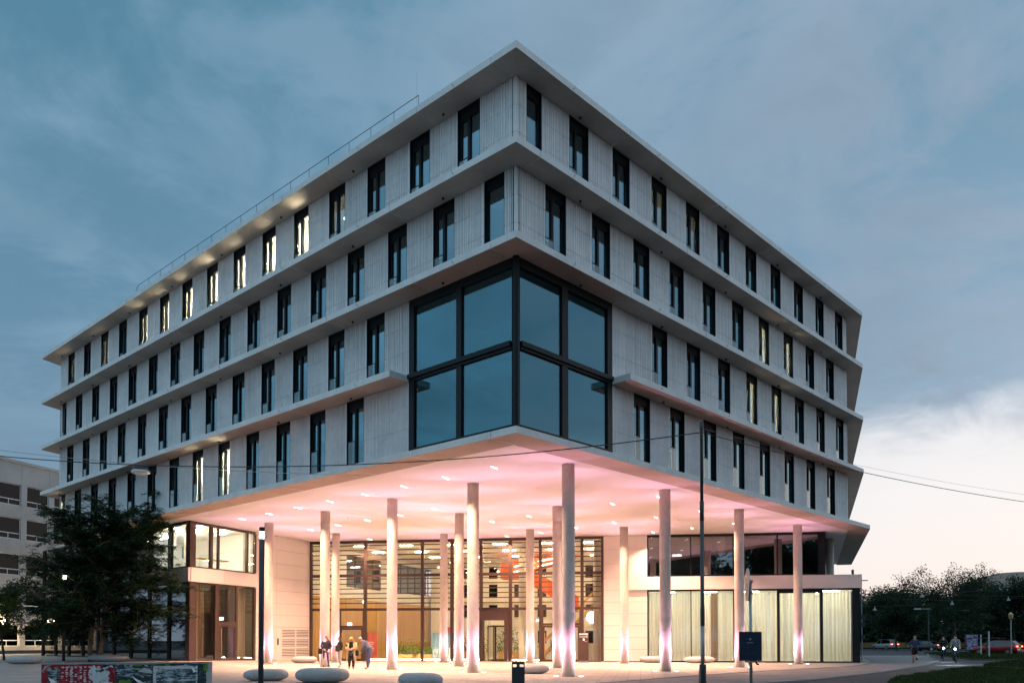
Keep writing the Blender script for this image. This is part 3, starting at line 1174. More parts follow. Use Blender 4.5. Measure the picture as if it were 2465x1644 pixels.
# lower panes
for a, b in ((0.17, 2.25), (4.26, 8.25), (8.46, 10.38), (10.59, 12.46), (14.75, 16.63), (19.71, 20.90)):
    MB().box(a, b, 0.02, 0.045, 0.07, 3.56, FW).build('pane', 'glass_lobby', entry_o)


def glass_door(fr, s0, s1, zh, ztop, parent_mat, leafs=1, zb=0.0, handle_left=True):
    """framed door with transom light over it"""
    d = MB()
    d.box(s0, s0 + 0.07, -0.05, 0.10, zb + 0.0, ztop, fr)
    d.box(s1 - 0.07, s1, -0.05, 0.10, zb + 0.0, ztop, fr)
    d.box(s0 + 0.07, s1 - 0.07, -0.05, 0.10, zh - 0.02, zh + 0.14, fr)
    n = leafs
    wdt = (s1 - s0 - 0.14) / n
    o = None
    for k in range(n):
        a, b = s0 + 0.07 + k * wdt + 0.005, s0 + 0.07 + (k + 1) * wdt - 0.005
        d.box(a, a + 0.10, -0.03, 0.04, zb + 0.02, zh - 0.03, fr)
        d.box(b - 0.10, b, -0.03, 0.04, zb + 0.02, zh - 0.03, fr)
        d.box(a + 0.10, b - 0.10, -0.03, 0.04, zh - 0.15, zh - 0.03, fr)
        d.box(a + 0.10, b - 0.10, -0.03, 0.04, zb + 0.02, zb + 0.14, fr)
    o = d.build('door', parent_mat, bld)
    for k in range(n):
        a, b = s0 + 0.07 + k * wdt + 0.105, s0 + 0.07 + (k + 1) * wdt - 0.105
        MB().box(a, b, 0.0, 0.02, zb + 0.14, zh - 0.15, fr).build('pane', 'glass_lobby', o)
        hs = a + 0.02 if handle_left else b - 0.02
        h = MB()
        h.tube([fr.p(hs, -0.11, zb + 0.25), fr.p(hs, -0.11, zb + 2.0)], 0.025, 8)
        for z in (0.4, 1.15, 1.9):
            h.tube([fr.p(hs, -0.11, zb + z), fr.p(hs, -0.01, zb + z)], 0.014, 6)
        h.build('door_handle', 'brass', o)
    MB().box(s0 + 0.07, s1 - 0.07, 0.0, 0.02, zh + 0.14, ztop - 0.01, fr).build('transom_pane', 'glass_lobby', o)
    return o


glass_door(FW, 2.26, 4.04, 2.36, 3.55, 'bronze')
glass_door(FW, 16.85, 19.49, 2.50, 3.55, 'bronze', 2)
# exit sign over the left door
ex = MB().box(2.86, 3.16, -0.10, -0.055, 2.52, 2.70, FW).build('exit_sign', 'exit_white', bld)
MB().box(2.91, 3.0, -0.103, -0.1, 2.56, 2.66, FW).build('pictogram', 'exit_green', ex)

# revolving door
cx0 = FW.p(13.6, 0.0, 0)
rv = MB()
rv.box(12.68, 14.53, -0.62, 0.10, 2.84, 3.55, FW)
rv.box(14.30, 14.53, -0.62, 0.10, 0.02, 2.84, FW)
rv.box(12.68, 12.78, -0.55, 0.10, 0.02, 2.84, FW)
rvo = rv.build('revolving_door', 'bronze', bld)
for k in range(3):
    a = rad(20 + 120 * k)
    f = Fr(FW.p(13.55, 0.15, 0)[:2], (math.cos(a), math.sin(a)))
    lf = MB()
    lf.box(0.02, 0.07, -0.02, 0.02, 0.03, 2.5, f)
    lf.box(0.66, 0.72, -0.02, 0.02, 0.03, 2.5, f)
    lf.box(0.07, 0.66, -0.02, 0.02, 0.03, 0.14, f)
    lf.box(0.07, 0.66, -0.02, 0.02, 2.4, 2.5, f)
    lo = lf.build('door_leaf', 'anthracite', rvo)
    MB().box(0.07, 0.66, -0.006, 0.006, 0.14, 2.4, f).build('pane', 'glass_lobby', rvo)
for a0, a1 in ((100, 160), (-80, -20), (195, 255)):
    V, F = [], []
    for i in range(9):
        a = rad(a0 + (a1 - a0) * i / 8)
        p = FW.p(13.55 + 0.77 * math.cos(a), 0.15 + 0.77 * math.sin(a), 0)
        V += [(p[0], p[1], 0.03), (p[0], p[1], 2.84)]
    for i in range(8):
        F.append((2 * i, 2 * i + 2, 2 * i + 3, 2 * i + 1))
    MB().add(V, F).build('curved_pane', 'glass_lobby', rvo)

# white wall panels right of the entrance
zj = [0.05, 0.85, 1.65, 2.45, 3.27, 4.06, 4.87, 5.70, 6.66, 7.63, ZSW]
pback = MB()
for a, b in ((21.07, 22.45), (22.45, 24.0)):
    for z0, z1 in zip(zj, zj[1:]):
        MB().box(a + 0.006, b - 0.006, -0.06, 0.0, z0 + 0.006, z1 - 0.006, FW).build('wall_panel', 'panel', bld)
pback.box(21.07, 24.0, 0.002, 0.22, 0, ZSW, FW)

# right wing: curtained ground floor, dark upper glazing, white ledge between
S_LO, S_UP = 37.60, 35.52
fasc = [(22.6, 24.0), (24.0, 28.1), (28.1, 31.3), (31.3, 34.5), (34.5, 37.72)]
for a, b in fasc:
    MB().box(a + 0.005, b - 0.005, -0.20, -0.062 if a < 24 else 0.15, 4.86, 5.73, FW).build('ledge_panel', 'panel', bld)
lg = MB()
lg.box(24.0, 24.09, -0.05, 0.12, 0.03, 4.85, FW)
for s0, s1 in ((26.86, 26.92), (29.64, 29.74), (32.44, 32.60), (35.14, 35.32)):
    lg.box(s0, s1, -0.05, 0.12, 0.03, 4.85, FW)
lg.box(37.14, 37.60, -0.055, 0.40, 0.0, 4.85, FW)
lg.box(24.09, 37.14, -0.05, 0.11, 4.74, 4.85, FW)
lg.box(24.09, 37.14, -0.05, 0.11, 0.0, 0.09, FW)
lg.box(32.6, 35.14, -0.045, 0.10, 4.56, 4.74, FW)
lgo = lg.build('ground_floor_glazing', 'anthracite', bld)
for a, b in ((24.09, 26.86), (26.92, 29.64), (29.74, 32.44), (32.60, 35.14), (35.32, 37.14)):
    MB().box(a, b, 0.02, 0.045, 0.09, 4.74 if a != 32.6 else 4.56, FW).build('pane', 'glass_right', lgo)
for k, (a, b) in enumerate(((24.1, 26.6), (26.7, 28.2), (28.75, 31.9), (32.1, 35.0), (35.1, 37.1))):
    cm = curtain_mesh(b - a, 4.62, 'curtain_cream', 0.055, 0.22, 20 + k)
    inst('curtain', cm, lgo, FW.mx(a, 0.55, 0.06))
inst('curtain', curtain_mesh(0.5, 4.62, 'curtain_brown', 0.05, 0.16, 31), lgo, FW.mx(28.2, 0.5, 0.06))
ug = MB()
ug.box(24.0, 24.09, -0.05, 0.12, 5.74, ZSW, FW)
for s0, s1 in ((26.86, 26.92), (29.62, 29.72), (32.44, 32.52)):
    ug.box(s0, s1, -0.05, 0.12, 5.74, ZSW, FW)
ug.box(35.05, 35.52, -0.055, 0.40, 5.74, ZSW, FW)
ug.box(24.09, 35.05, -0.05, 0.11, 8.40, ZSW, FW)
ug.box(24.09, 35.05, -0.05, 0.11, 5.74, 5.82, FW)
ugo = ug.build('upper_floor_glazing', 'anthracite', bld)
for a, b in ((24.09, 26.86), (26.92, 29.62), (29.72, 32.44), (32.52, 35.05)):
    MB().box(a, b, 0.02, 0.045, 5.82, 8.40, FW).build('pane', 'glass_dark', ugo)
inst('curtain', curtain_mesh(1.5, 2.6, 'curtain_brown', 0.05, 0.17, 41), ugo, FW.mx(29.9, 0.4, 5.80))
inst('curtain', curtain_mesh(1.3, 2.6, 'curtain_white', 0.05, 0.17, 42), ugo, FW.mx(27.9, 0.5, 5.80))
# rooms of the right wing (inward-facing shell, with ceiling lamps)
def shell(fr, s0, s1, t0, t1, z0, z1, mt, name='room', front=False):
    m = MB()
    q = [fr.p(s, t, z) for z in (z0, z1) for (s, t) in ((s0, t0), (s1, t0), (s1, t1), (s0, t1))]
    fs = [(0, 1, 2, 3), (7, 6, 5, 4), (1, 5, 6, 2), (2, 6, 7, 3), (3, 7, 4, 0)]
    m.add(q, fs)
    return m.build(name, mt, bld)


shell(FW, 24.02, 37.5, 0.14, 6.5, 0.01, 4.84, 'room_white')
shell(FW, 24.02, 35.4, 0.14, 6.5, 5.75, ZSW - 0.01, 'room_dark')
for s in (25.4, 28.2, 31.0, 33.8, 36.2):
    for t in (1.7, 4.2):
        MB().box(s - 0.5, s + 0.5, t - 0.12, t + 0.12, 4.70, 4.78, FW).build('ceiling_lamp', 'lamp_room', bld)
MB().box(25.9, 26.5, 4.4, 4.8, 7.6, 7.68, FW).build('ceiling_lamp', 'lamp_white', bld)
# side walls of the wing (third side) and its roof terrace
sw = MB()
fs3 = Fr(FW.p(37.6, 0.4, 0)[:2], END_R)
sw.box(0.0, 20, 0.0, 0.2, 0.0, 4.85, fs3)
fs4 = Fr(FW.p(35.52, 0.4, 0)[:2], END_R)
sw.box(0.0, 20, 0.0, 0.2, 5.74, ZSW, fs4)
sw.build('side_glazing', 'anthracite', bld)
MB().prism([FW.p(35.0, 0.16, 0)[:2], FW.p(37.72, 0.16, 0)[:2], along(FW.p(37.72, 0.16, 0)[:2], END_R, 20), along(FW.p(35.0, 0.16, 0)[:2], END_R, 20)], 4.87, 5.69).build('terrace_slab', 'panel', bld)
lt = MB()
p = FW.p(37.3, 0.4, 5.73)
lt.tube([p, (p[0], p[1], p[2] + 0.35)], 0.08, 10)
lt.build('roof_outlet', 'darkmetal', bld)
p = FW.p(37.72, 0.1, 5.35)
MB().tube([p, (p[0] + 0.45, p[1], p[2])], 0.035, 8).build('spout', 'galv', bld)

# ------------------------------------------------------------------ pavilion on the left and the return wall
P0 = (-19.12, 47.96)
PD = (0.39953, 0.91672)
FP = Fr(P0, PD)                        # s inwards to the wall W; rooms lie on the left hand
FQ = Fr(along(P0, DL, 24.0), (-DL[0], -DL[1]))   # front of the pavilion, s 0..24 ends at the corner
zb = 0.24
zjp = [0.14, 0.95, 1.66, 2.36, 3.19, 3.98, 4.84, 5.70, 6.68, 7.62, ZSW]
for a, b in ((5.70, 7.75), (7.75, 11.36)):
    for z0, z1 in zip(zjp, zjp[1:]):
        if a > 7 and z1 < 2.5:
            continue
        MB().box(a + 0.006, b - 0.006, 0.0, 0.06, z0 + 0.006, z1 - 0.006, FP).build('wall_panel', 'panel', bld)
# louvred grille low on the return wall, with a door panel beside it
MB().box(7.76, 8.25, 0.0, 0.06, 0.05, 2.35, FP).build('wall_panel', 'panel', bld)
gr = MB()
gr.box(8.26, 11.35, 0.03, 0.06, 0.05, 2.35, FP)
gr.box(8.26, 8.36, -0.012, 0.03, 0.05, 2.35, FP)
gr.box(11.25, 11.35, -0.012, 0.03, 0.05, 2.35, FP)
gr.box(9.75, 9.86, -0.012, 0.03, 0.05, 2.35, FP)
gr.box(8.36, 11.25, -0.0125, 0.03, 2.24, 2.35, FP)
gr.box(8.36, 11.25, -0.0125, 0.03, 0.05, 0.30, FP)
for zc in (0.95, 1.6):
    gr.box(8.36, 11.25, -0.011, 0.03, zc - 0.04, zc + 0.04, FP)
gro = gr.build('vent_grille', 'panel', bld)
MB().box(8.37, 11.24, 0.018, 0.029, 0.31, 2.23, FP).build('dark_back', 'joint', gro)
blade = MB().box(0, 1.38, -0.010, 0.016, 0, 0.062).mesh('louvre_blade', 'panel')
zbl = 0.335
while zbl < 2.18:
    for s in (8.37, 9.865):
        inst('louvre_blade', blade, gro, FP.mx(s, 0, zbl))
    zbl += 0.108
MB().box(7.85, 7.98, -0.03, 0.0, 1.15, 1.6, FP).build('intercom', 'black', bld)
pback.build('inner_wall', 'joint', bld)
MB().box(5.70, 11.36, 0.062, 0.25, 0.0, ZSW, FP).build('inner_wall', 'joint', bld)

pv = MB()
# corner side (right face)
pv.box(0.0, 0.46, -0.02, 0.30, zb, 4.94, FP)
pv.box(0.46, 5.62, -0.02, 0.10, 4.84, 4.94, FP)
pv.box(0.46, 5.62, -0.02, 0.10, zb - 0.2, zb + 0.06, FP)
for a, b in ((0.46, 0.52), (2.08, 2.32), (3.92, 4.02), (5.50, 5.70)):
    pv.box(a, b, -0.03, 0.12, zb - 0.1, 4.84, FP)
pv.box(0.0, 0.46, -0.02, 0.30, 5.80, ZSW, FP)
pv.box(0.46, 5.62, -0.02, 0.10, 8.40, ZSW, FP)
pv.box(0.46, 5.62, -0.02, 0.10, 5.80, 5.88, FP)
for a, b in ((1.62, 1.84), (2.27, 2.40), (4.80, 4.96), (5.55, 5.70)):
    pv.box(a, b, -0.03, 0.12, 5.88, 8.40, FP)
pvo = pv.build('pavilion_glazing', 'bronze', bld)
for a, b in ((0.52, 2.08), (4.02, 5.50)):
    MB().box(a, b, 0.03, 0.055, zb + 0.06, 4.84, FP).build('pane', 'glass_right', pvo)
for a, b in ((0.46, 1.62), (1.84, 2.27), (2.40, 4.80), (4.96, 5.55)):
    MB().box(a, b, 0.03, 0.055, 5.88, 8.40, FP).build('pane', 'glass_right', pvo)
glass_door(FP, 2.32, 3.92, 2.47, 4.84, 'bronze', 1, zb)
MB().box(2.45, 2.72, -0.05, 0.0, 2.72, 2.88, FP).build('exit_sign', 'exit_white', bld)
# front face
pf = MB()
s = 23.96
k = 0
sp = []
while s > 1:
    s0 = s - 2.72
    sp.append((s0, s))
    s = s0
for i, (a, b) in enumerate(sp):
    pf.box(a, a + 0.06, -0.05, 0.12, zb, 4.94, FQ)
    pf.box(a + 0.26, a + 0.32, -0.05, 0.12, zb, 4.94, FQ)
    pf.box(a, a + 0.07, -0.05, 0.12, 5.8, ZSW, FQ)
    pf.box(a + 0.30, a + 0.42, -0.05, 0.12, 5.8, ZSW, FQ)
for z0, z1 in ((zb - 0.2, zb + 0.08), (4.84, 4.94), (5.8, 5.88), (8.40, ZSW)):
    pf.box(0.5, 23.98, -0.04, 0.10, z0, z1, FQ)
pfo = pf.build('pavilion_front_glazing', 'anthracite', bld)
for i, (a, b) in enumerate(sp):
    MB().box(a + 0.32, b, 0.02, 0.045, zb + 0.08, 4.84, FQ).build('pane', 'glass_dark', pfo)
    MB().box(a + 0.42, b, 0.02, 0.045, 5.88, 8.40, FQ).build('pane', 'glass_right', pfo)
# ledge
for a, b in ((0.0, 2.75), (2.75, 5.72)):
    MB().box(a + (0.0 if a == 0 else 0.005), b - 0.005, -0.12, 0.20, 4.95, 5.79, FP).build('ledge_panel', 'panel', bld)
for i, (a, b) in enumerate(((20.9, 23.96), (17.8, 20.9), (14.7, 17.8), (11.6, 14.7), (8.5, 11.6), (5.0, 8.5))):
    MB().box(a + 0.005, b - 0.005 + (0.12 if i == 0 else 0), -0.12, 0.15, 4.95, 5.79, FQ).build('ledge_panel', 'panel', bld)
# rooms behind
pr = MB()
pa_, pb_ = FP.p(0.32, 0.32, 0)[:2], FP.p(5.6, 0.15, 0)[:2]
back = along(pb_, DL, 7.0)
bl_ = FQ.p(0.5, 4.0, 0)[:2]
fl_ = FQ.p(0.5, 0.2, 0)[:2]
for z0, z1, in ((5.86, ZSW - 0.012),):
    poly = [pa_, pb_, back, bl_, fl_]
    V = [(x, y, z0) for x, y in poly] + [(x, y, z1) for x, y in poly]
    pr.add(V, [(0, 1, 2, 3, 4), (9, 8, 7, 6, 5), (1, 6, 7, 2), (2, 7, 8, 3), (3, 8, 9, 4)])
pr.build('room', 'room_white', bld)
pr = MB()
z0, z1 = zb + 0.02, 4.90
V = [(x, y, z0) for x, y in poly] + [(x, y, z1) for x, y in poly]
pr.add(V, [(0, 1, 2, 3, 4), (9, 8, 7, 6, 5), (1, 6, 7, 2), (2, 7, 8, 3), (3, 8, 9, 4)])
pr.build('room', 'room_dark', bld)
for u, v in ((2.0, 1.4), (4.2, 1.6), (2.2, 3.6), (4.4, 4.4)):
    p = FP.p(u, v, 0)
    MB().box(-0.6, 0.6, -0.08, 0.08, 8.30, 8.36, Fr(p[:2], DL)).build('ceiling_lamp', 'lamp_pavilion', bld)
for s in (20.0, 16.5, 13.0, 9.5):
    p = FQ.p(s, 2.0, 0)
    MB().box(-0.7, 0.7, -0.09, 0.09, 8.30, 8.36, Fr(p[:2], DL)).build('ceiling_lamp', 'lamp_pavilion', bld)
p = FP.p(2.6, 2.2, 0)
MB().box(-0.4, 0.4, -0.06, 0.06, 4.78, 4.83, Fr(p[:2], DL)).build('ceiling_lamp', 'lamp_warm', bld)
for a, ln, z, h, mt in ((0.55, 1.1, zb + 0.1, 4.6, 'curtain_brown'), (4.3, 1.0, zb + 0.1, 4.6, 'curtain_white'), (5.1, 0.45, 5.9, 2.5, 'curtain_white')):
    inst('curtain', curtain_mesh(ln, h, mt, 0.05, 0.2, int(a * 10)), bld, FP.mx(a, 0.5, z))
inst('curtain', curtain_mesh(0.8, 2.5, 'curtain_white', 0.05, 0.15, 77), bld, FQ.mx(22.3, 0.5, 5.9))
inst('curtain', curtain_mesh(0.8, 2.5, 'curtain_white', 0.05, 0.15, 78), bld, FQ.mx(20.3, 0.5, 5.9))
# furniture upstairs in the pavilion
MB().box(1.9, 4.6, 1.2, 1.9, 6.55, 6.60, FP).build('desk_top', 'wood', bld)
MB().box(2.0, 2.9, 2.6, 2.66, 6.6, 7.35, FP).build('screen', 'black', bld)

# ------------------------------------------------------------------ atrium behind the entrance
UA = (0.1925, 0.9816)          # left atrium wall runs this way in (s, t)
ua = FW.p(UA[0], UA[1], 0)
FA = Fr(W0, (ua[0] - W0[0], ua[1] - W0[1]))     # s inwards; the wall face looks to -t
at = MB()
fl = [FW.p(0.02, 0.14, 0)[:2], FW.p(21.0, 0.14, 0)[:2], FW.p(21.0, 24, 0)[:2], FW.p(4.7, 24, 0)[:2]]
MB().prism(fl, -0.02, 0.012).build('lobby_floor', 'floor_in', bld)
MB().prism(fl, ZSW - 0.1, ZSW - 0.01).build('lobby_ceiling', 'plaster', bld)
# timber boarding below the gallery
u = 0.15
while u < 24:
    wd = 1.18
    MB().box(u + 0.006, min(u + wd, 24) - 0.006, 0.0 + 0.015 * (int(u * 3) % 2), 0.07, 0.02, 4.70, FA).build('timber_board', 'wood', bld)
    u += wd
MB().box(0.15, 24, 0.0, 0.12, 4.705, 5.62, FA).build('gallery_parapet', 'plaster', bld)
MB().box(0.15, 24, 0.0, 0.12, 8.15, ZSW - 0.11, FA).build('gallery_beam', 'plaster', bld)
for a, b in ((0.15, 4.9), (10.4, 12.6), (20.4, 24)):
    MB().box(a, b, 0.0, 0.12, 5.622, 8.148, FA).build('gallery_wall', 'plaster', bld)
for a, b in ((4.9, 10.4), (12.6, 20.4)):
    gf = MB()
    k = a
    while k < b - 0.2:
        gf.box(k, k + 0.08, 0.02, 0.12, 5.63, 8.14, FA)
        k += 1.36
    gfo = gf.build('gallery_window', 'bronze', bld)
    MB().box(a, b, 0.05, 0.07, 5.64, 8.13, FA).build('pane', 'glass_dark', gfo)
    inst('curtain', curtain_mesh((b - a) * 0.8, 2.45, 'curtain_white', 0.05, 0.25, int(a)), gfo, FA.mx(a + 0.2, 0.4, 5.66))
    MB().box(a, b, 1.6, 1.7, 5.6, 8.2, FA).build('back_wall', 'room_dark', gfo)
# far wall with small windows
MB().box(4.0, 21.2, 19.0, 19.2, 0.02, ZSW - 0.11, FW).build('far_wall', 'plaster', bld)
for z in (1.2, 3.6, 5.5, 7.2):
    for s in (7.2, 9.6, 12.0, 14.2, 16.4, 18.6, 20.3):
        if z < 2 and s < 13:
            continue
        fwn = MB()
        fwn.box(s, s + 0.05, 18.93, 18.998, z, z + 1.15, FW)
        fwn.box(s + 0.75, s + 0.80, 18.93, 18.998, z, z + 1.15, FW)
        fwn.box(s + 0.05, s + 0.75, 18.93, 18.998, z + 1.1, z + 1.15, FW)
        fwn.box(s + 0.05, s + 0.75, 18.93, 18.998, z, z + 0.05, FW)
        fwn.mi = 1
        fwn.box(s + 0.05, s + 0.75, 18.97, 18.997, z + 0.05, z + 1.1, FW)
        fwn.build('atrium_window', ['bronze', 'glass_far'], bld)
for z in (2.75, 4.9, 6.75):
    MB().box(5.5, 21.1, 18.9, 18.99, z, z + 0.10, FW).build('cornice', 'white_paint', bld)
MB().box(21.02, 21.2, 0.2, 19, 0.02, ZSW - 0.11, FW).build('atrium_side_wall', 'plaster', bld)
for x in (13.0, 20.55):
    pp = FW.p(x + (2.05 if x < 14 else 0), 1.6 if x > 14 else 3.0, 0)
    MB().lathe([(0.28, 0.02), (0.28, ZSW - 0.12)], (pp[0], pp[1], 0), 24).build('lobby_column', 'column', bld, smooth=True)
pp = FW.p(5.62, 1.2, 0)
MB().box(-0.12, 0.12, -0.12, 0.12, 0.02, ZSW - 0.12, Fr(pp[:2], WD)).build('lobby_post', 'bronze', bld)
# ceiling lights of the atrium
for s in (3.0, 6.5, 10.0, 13.5, 17.0, 20.0):
    for t in (2.2, 6.5, 11.0, 16.0):
        if s < 4 and t > 8:
            continue
        MB().box(s - 0.45, s + 0.45, t - 0.10, t + 0.10, ZSW - 0.16, ZSW - 0.105, FW).build('ceiling_lamp', 'lamp_warm', bld)
sp_me = MB().ball((0, 0, 0), 0.07, 8, 6).mesh('spot_lamp', 'lamp_white')
for s, t, z in ((3.3, 2.0, 4.3), (5.75, 2.2, 3.35), (5.78, 2.2, 2.95), (5.72, 2.2, 2.62), (4.6, 5.0, 7.2), (9.6, 9.0, 6.9), (7.5, 8.0, 7.3), (12.2, 9.0, 7.0), (15.9, 5.0, 2.95), (8.8, 4.0, 7.9)):
    pp = FW.p(s, t, z)
    o = inst('pendant_lamp', sp_me, bld, Matrix.Translation(pp))
    MB().tube([pp, (pp[0], pp[1], ZSW - 0.11)], 0.006, 5).build('cable', 'black', o)
# light slot along the foot of the glazing
for a, b in ((4.3, 8.2), (8.5, 12.4), (14.8, 16.6)):
    MB().box(a, b, 0.22, 0.30, 0.014, 0.12, FW).build('floor_light', 'lamp_warm', bld)

# ------------------------------------------------------------------ things in the lobby
def slab_between(p, q, width_vec, th):
    """sloping slab from p to q (3-D), width along width_vec, thickness th downwards"""
    m = MB()
    p, q, wv = Vector(p), Vector(q), Vector(width_vec)
    dn = Vector((0, 0, -th))
    m.extrude([p, q, q + dn, p + dn], wv)
    return m


st_o = empty('staircase', FW.p(16.5, 9.0, 0.012), FW.ang())
tag(st_o, 'bright orange folded staircase hanging in the lit atrium', 'staircase')
wv = FW.p(0, 1.6, 0)
wvec = (wv[0] - W0[0], wv[1] - W0[1], 0)
P3 = lambda s, t, z: FW.p(s, t, z)
slab_between(P3(18.6, 9, 4.0), P3(14.2, 9, 6.6), wvec, 0.30).build('flight', 'orange', st_o)
slab_between(P3(13.2, 9, 6.9), P3(18.4, 9, 8.35), wvec, 0.30).build('flight', 'orange', st_o)
slab_between(P3(12.4, 9, 6.75), P3(14.2, 9, 6.75), wvec, 0.30).build('landing', 'orange', st_o)
for t in (9.0, 10.55):
    MB().extrude([P3(18.6, t, 3.95), P3(14.2, t, 6.55), P3(12.4, t, 6.7), P3(12.4, t, 7.7), P3(14.2, t, 7.55), P3(18.6, t, 5.0)], (wvec[0] * 0.03, wvec[1] * 0.03, 0)).build('balustrade', 'orange', st_o)
MB().extrude([P3(13.2, 9.0, 6.9), P3(18.4, 9.0, 8.3), P3(18.4, 9.0, 8.36), P3(13.2, 9.0, 7.9)], (wvec[0] * 0.03, wvec[1] * 0.03, 0)).build('balustrade', 'orange', st_o)
for z in (0.0, 0.42):
    MB().tube([P3(13.5, 8.93, 6.95 + z), P3(18.3, 8.93, 8.0 + z * 0.8)], 0.03, 6).build('light_strip', 'lamp_white', st_o)
MB().box(17.9, 18.6, 9.0, 10.6, 0.012, 3.7, FW).build('support_wall', 'plaster', st_o)
tb = empty('timber_stair', FW.p(18.0, 4.0, 0.012), FW.ang())
tag(tb, 'light timber stair with sloping handrails behind the right entrance door', 'staircase')
slab_between(P3(16.2, 4, 0.3), P3(20.6, 4, 4.6), (wvec[0] * 0.8, wvec[1] * 0.8, 0), 0.28).build('flight', 'wood', tb)
for t in (4.0, 5.2):
    r = MB().tube([P3(16.0, t, 0.95), P3(20.6, t, 5.45)], 0.045, 8)
    for k in range(6):
        s = 16.2 + k * 0.8
        r.tube([P3(s, t, 0.25 + k * 0.78), P3(s, t, 1.12 + k * 0.78)], 0.025, 6)
    r.build('handrail', 'wood', tb)
gl_ = empty('globe_lamp', FW.p(20.15, 2.6, 3.1))
tag(gl_, 'large white globe lamp hanging at the right end of the lobby', 'lamp')
c = FW.p(20.15, 2.6, 3.1)
MB().ball(c, 0.44, 20, 14).build('globe', 'globe', gl_, smooth=True)
MB().tube([(c[0], c[1], c[2] + 0.44), (c[0], c[1], ZSW - 0.1)], 0.012, 6).build('cable', 'black', gl_)
rc = empty('reception_desk', FW.p(19.6, 3.6, 0.012), FW.ang())
tag(rc, 'pale reception counter at the right end of the lobby', 'counter')
MB().box(18.6, 20.9, 3.3, 3.9, 0.014, 1.05, FW).build('counter_body', 'panel', rc)
MB().box(18.5, 20.95, 3.2, 4.0, 1.052, 1.10, FW).build('counter_top', 'white_paint', rc)


def planter(s, t, ln, wd, h, n, lab, ht=1.1):
    o = empty('planter', FW.p(s, t, 0.012), FW.ang())
    tag(o, lab, 'planter', 'planters in the lobby')
    MB().box(s - ln / 2, s + ln / 2, t - wd / 2, t + wd / 2, 0.014, h, FW).build('trough', 'wood', o)
    V, F = [], []
    for _ in range(n):
        a = rng.uniform(-ln / 2, ln / 2)
        b = rng.uniform(-wd / 2, wd / 2)
        z = h + abs(rng.normal(0.25, 0.3)) * ht
        p = np.array(FW.p(s + a * 1.15, t + b * 1.3, min(z, h + ht)))
        d1 = rng.normal(size=3); d1 /= np.linalg.norm(d1)
        d2 = np.cross(d1, rng.normal(size=3)); d2 /= np.linalg.norm(d2)
        L, W_ = rng.uniform(0.08, 0.17), rng.uniform(0.03, 0.06)
        b0 = len(V)
        V += [p, p + d1 * L * 0.5 + d2 * W_, p + d1 * L, p + d1 * L * 0.5 - d2 * W_]
        F.append((b0, b0 + 1, b0 + 2, b0 + 3))
    link(bpy.data.objects.new('foliage', npmesh('foliage', V, F, 'leaf_indoor')), o)


planter(6.2, 2.6, 1.5, 0.5, 0.45, 500, 'planter with leafy plants just right of the left entrance door')
planter(8.0, 3.0, 1.6, 0.6, 0.45, 600, 'planter of dense greenery left of the blue display panels', 0.9)
planter(11.0, 4.6, 1.9, 0.6, 0.55, 700, 'tall planter behind the glass left of the revolving door', 1.5)
planter(13.7, 5.5, 1.6, 0.5, 0.6, 800, 'planted green wall seen through the revolving door', 2.0)


def display(s, t, wd, h, mt, lab, name='display_panel'):
    o = empty(name, FW.p(s, t, 0.012), FW.ang())
    tag(o, lab, 'display panel', 'display panels in the lobby')
    MB().box(s - wd / 2, s + wd / 2, t, t + 0.06, 0.05, h, FW).build('board', mt, o)
    for x in (-wd / 2 + 0.1, wd / 2 - 0.1):
        MB().box(s + x - 0.03, s + x + 0.03, t - 0.15, t + 0.2, 0.014, 0.05, FW).build('foot', 'steel', o)
    return o


mat('panelblue', (0.10, 0.22, 0.34), 0.5, var=0.25, vscale=2)
mat('panelwhite', (0.55, 0.60, 0.62), 0.5, var=0.15, vscale=2)
mat('panelred', (0.55, 0.08, 0.03), 0.5, var=0.3, vscale=3)
d1 = display(9.0, 2.4, 1.1, 2.0, 'panelblue', 'blue display panel with a round emblem behind the lobby glass')
p = FW.p(9.25, 2.39, 1.35)
MB().extrude([FW.p(9.25 + 0.14 * math.cos(a * 0.524), 2.395, 1.3 + 0.14 * math.sin(a * 0.524)) for a in range(12)], (0, 0.004, 0)).build('emblem', 'paper', d1)
hat = MB()
for k in range(9):
    hat.add([FW.p(8.48 + 0.11 * k, 2.396, 0.1), FW.p(8.50 + 0.11 * k, 2.396, 0.1), FW.p(8.62 + 0.10 * k, 2.396, 0.85), FW.p(8.60 + 0.10 * k, 2.396, 0.85)], [(0, 1, 2, 3)])
    hat.add([FW.p(8.62 + 0.10 * k, 2.395, 0.1), FW.p(8.60 + 0.10 * k, 2.395, 0.1), FW.p(8.48 + 0.11 * k, 2.395, 0.85), FW.p(8.50 + 0.11 * k, 2.395, 0.85)], [(0, 1, 2, 3)])
hat.build('lattice_print', 'paper', d1)
d2_ = display(10.1, 2.5, 1.0, 2.0, 'panelblue', 'blue display panel with a white mountain shape and a screen')
MB().extrude([FW.p(s, 2.496, z) for s, z in ((9.62, 0.1), (10.58, 0.1), (10.58, 0.9), (10.45, 1.0), (10.4, 1.3), (10.3, 1.6), (10.15, 1.75), (10.05, 1.3), (9.85, 1.0), (9.7, 0.9))], (0, 0.003, 0)).build('mountain_print', 'panelwhite', d2_)
MB().box(9.95, 10.35, 2.40, 2.46, 0.35, 0.85, FW).build('screen', 'black', d2_)
d3 = display(3.6, 3.0, 0.95, 2.05, 'panelred', 'red and orange poster panel behind the left entrance door')
for k in range(5):
    MB().box(3.25, 3.25 + 0.55 - 0.06 * (k % 3), 2.994, 2.998, 1.25 - k * 0.14, 1.30 - k * 0.14, FW).build('text_line', 'paper', d3)
d4 = display(9.35, 4.2, 0.35, 2.45, 'panelred', 'slim red banner rising behind the blue display panels')

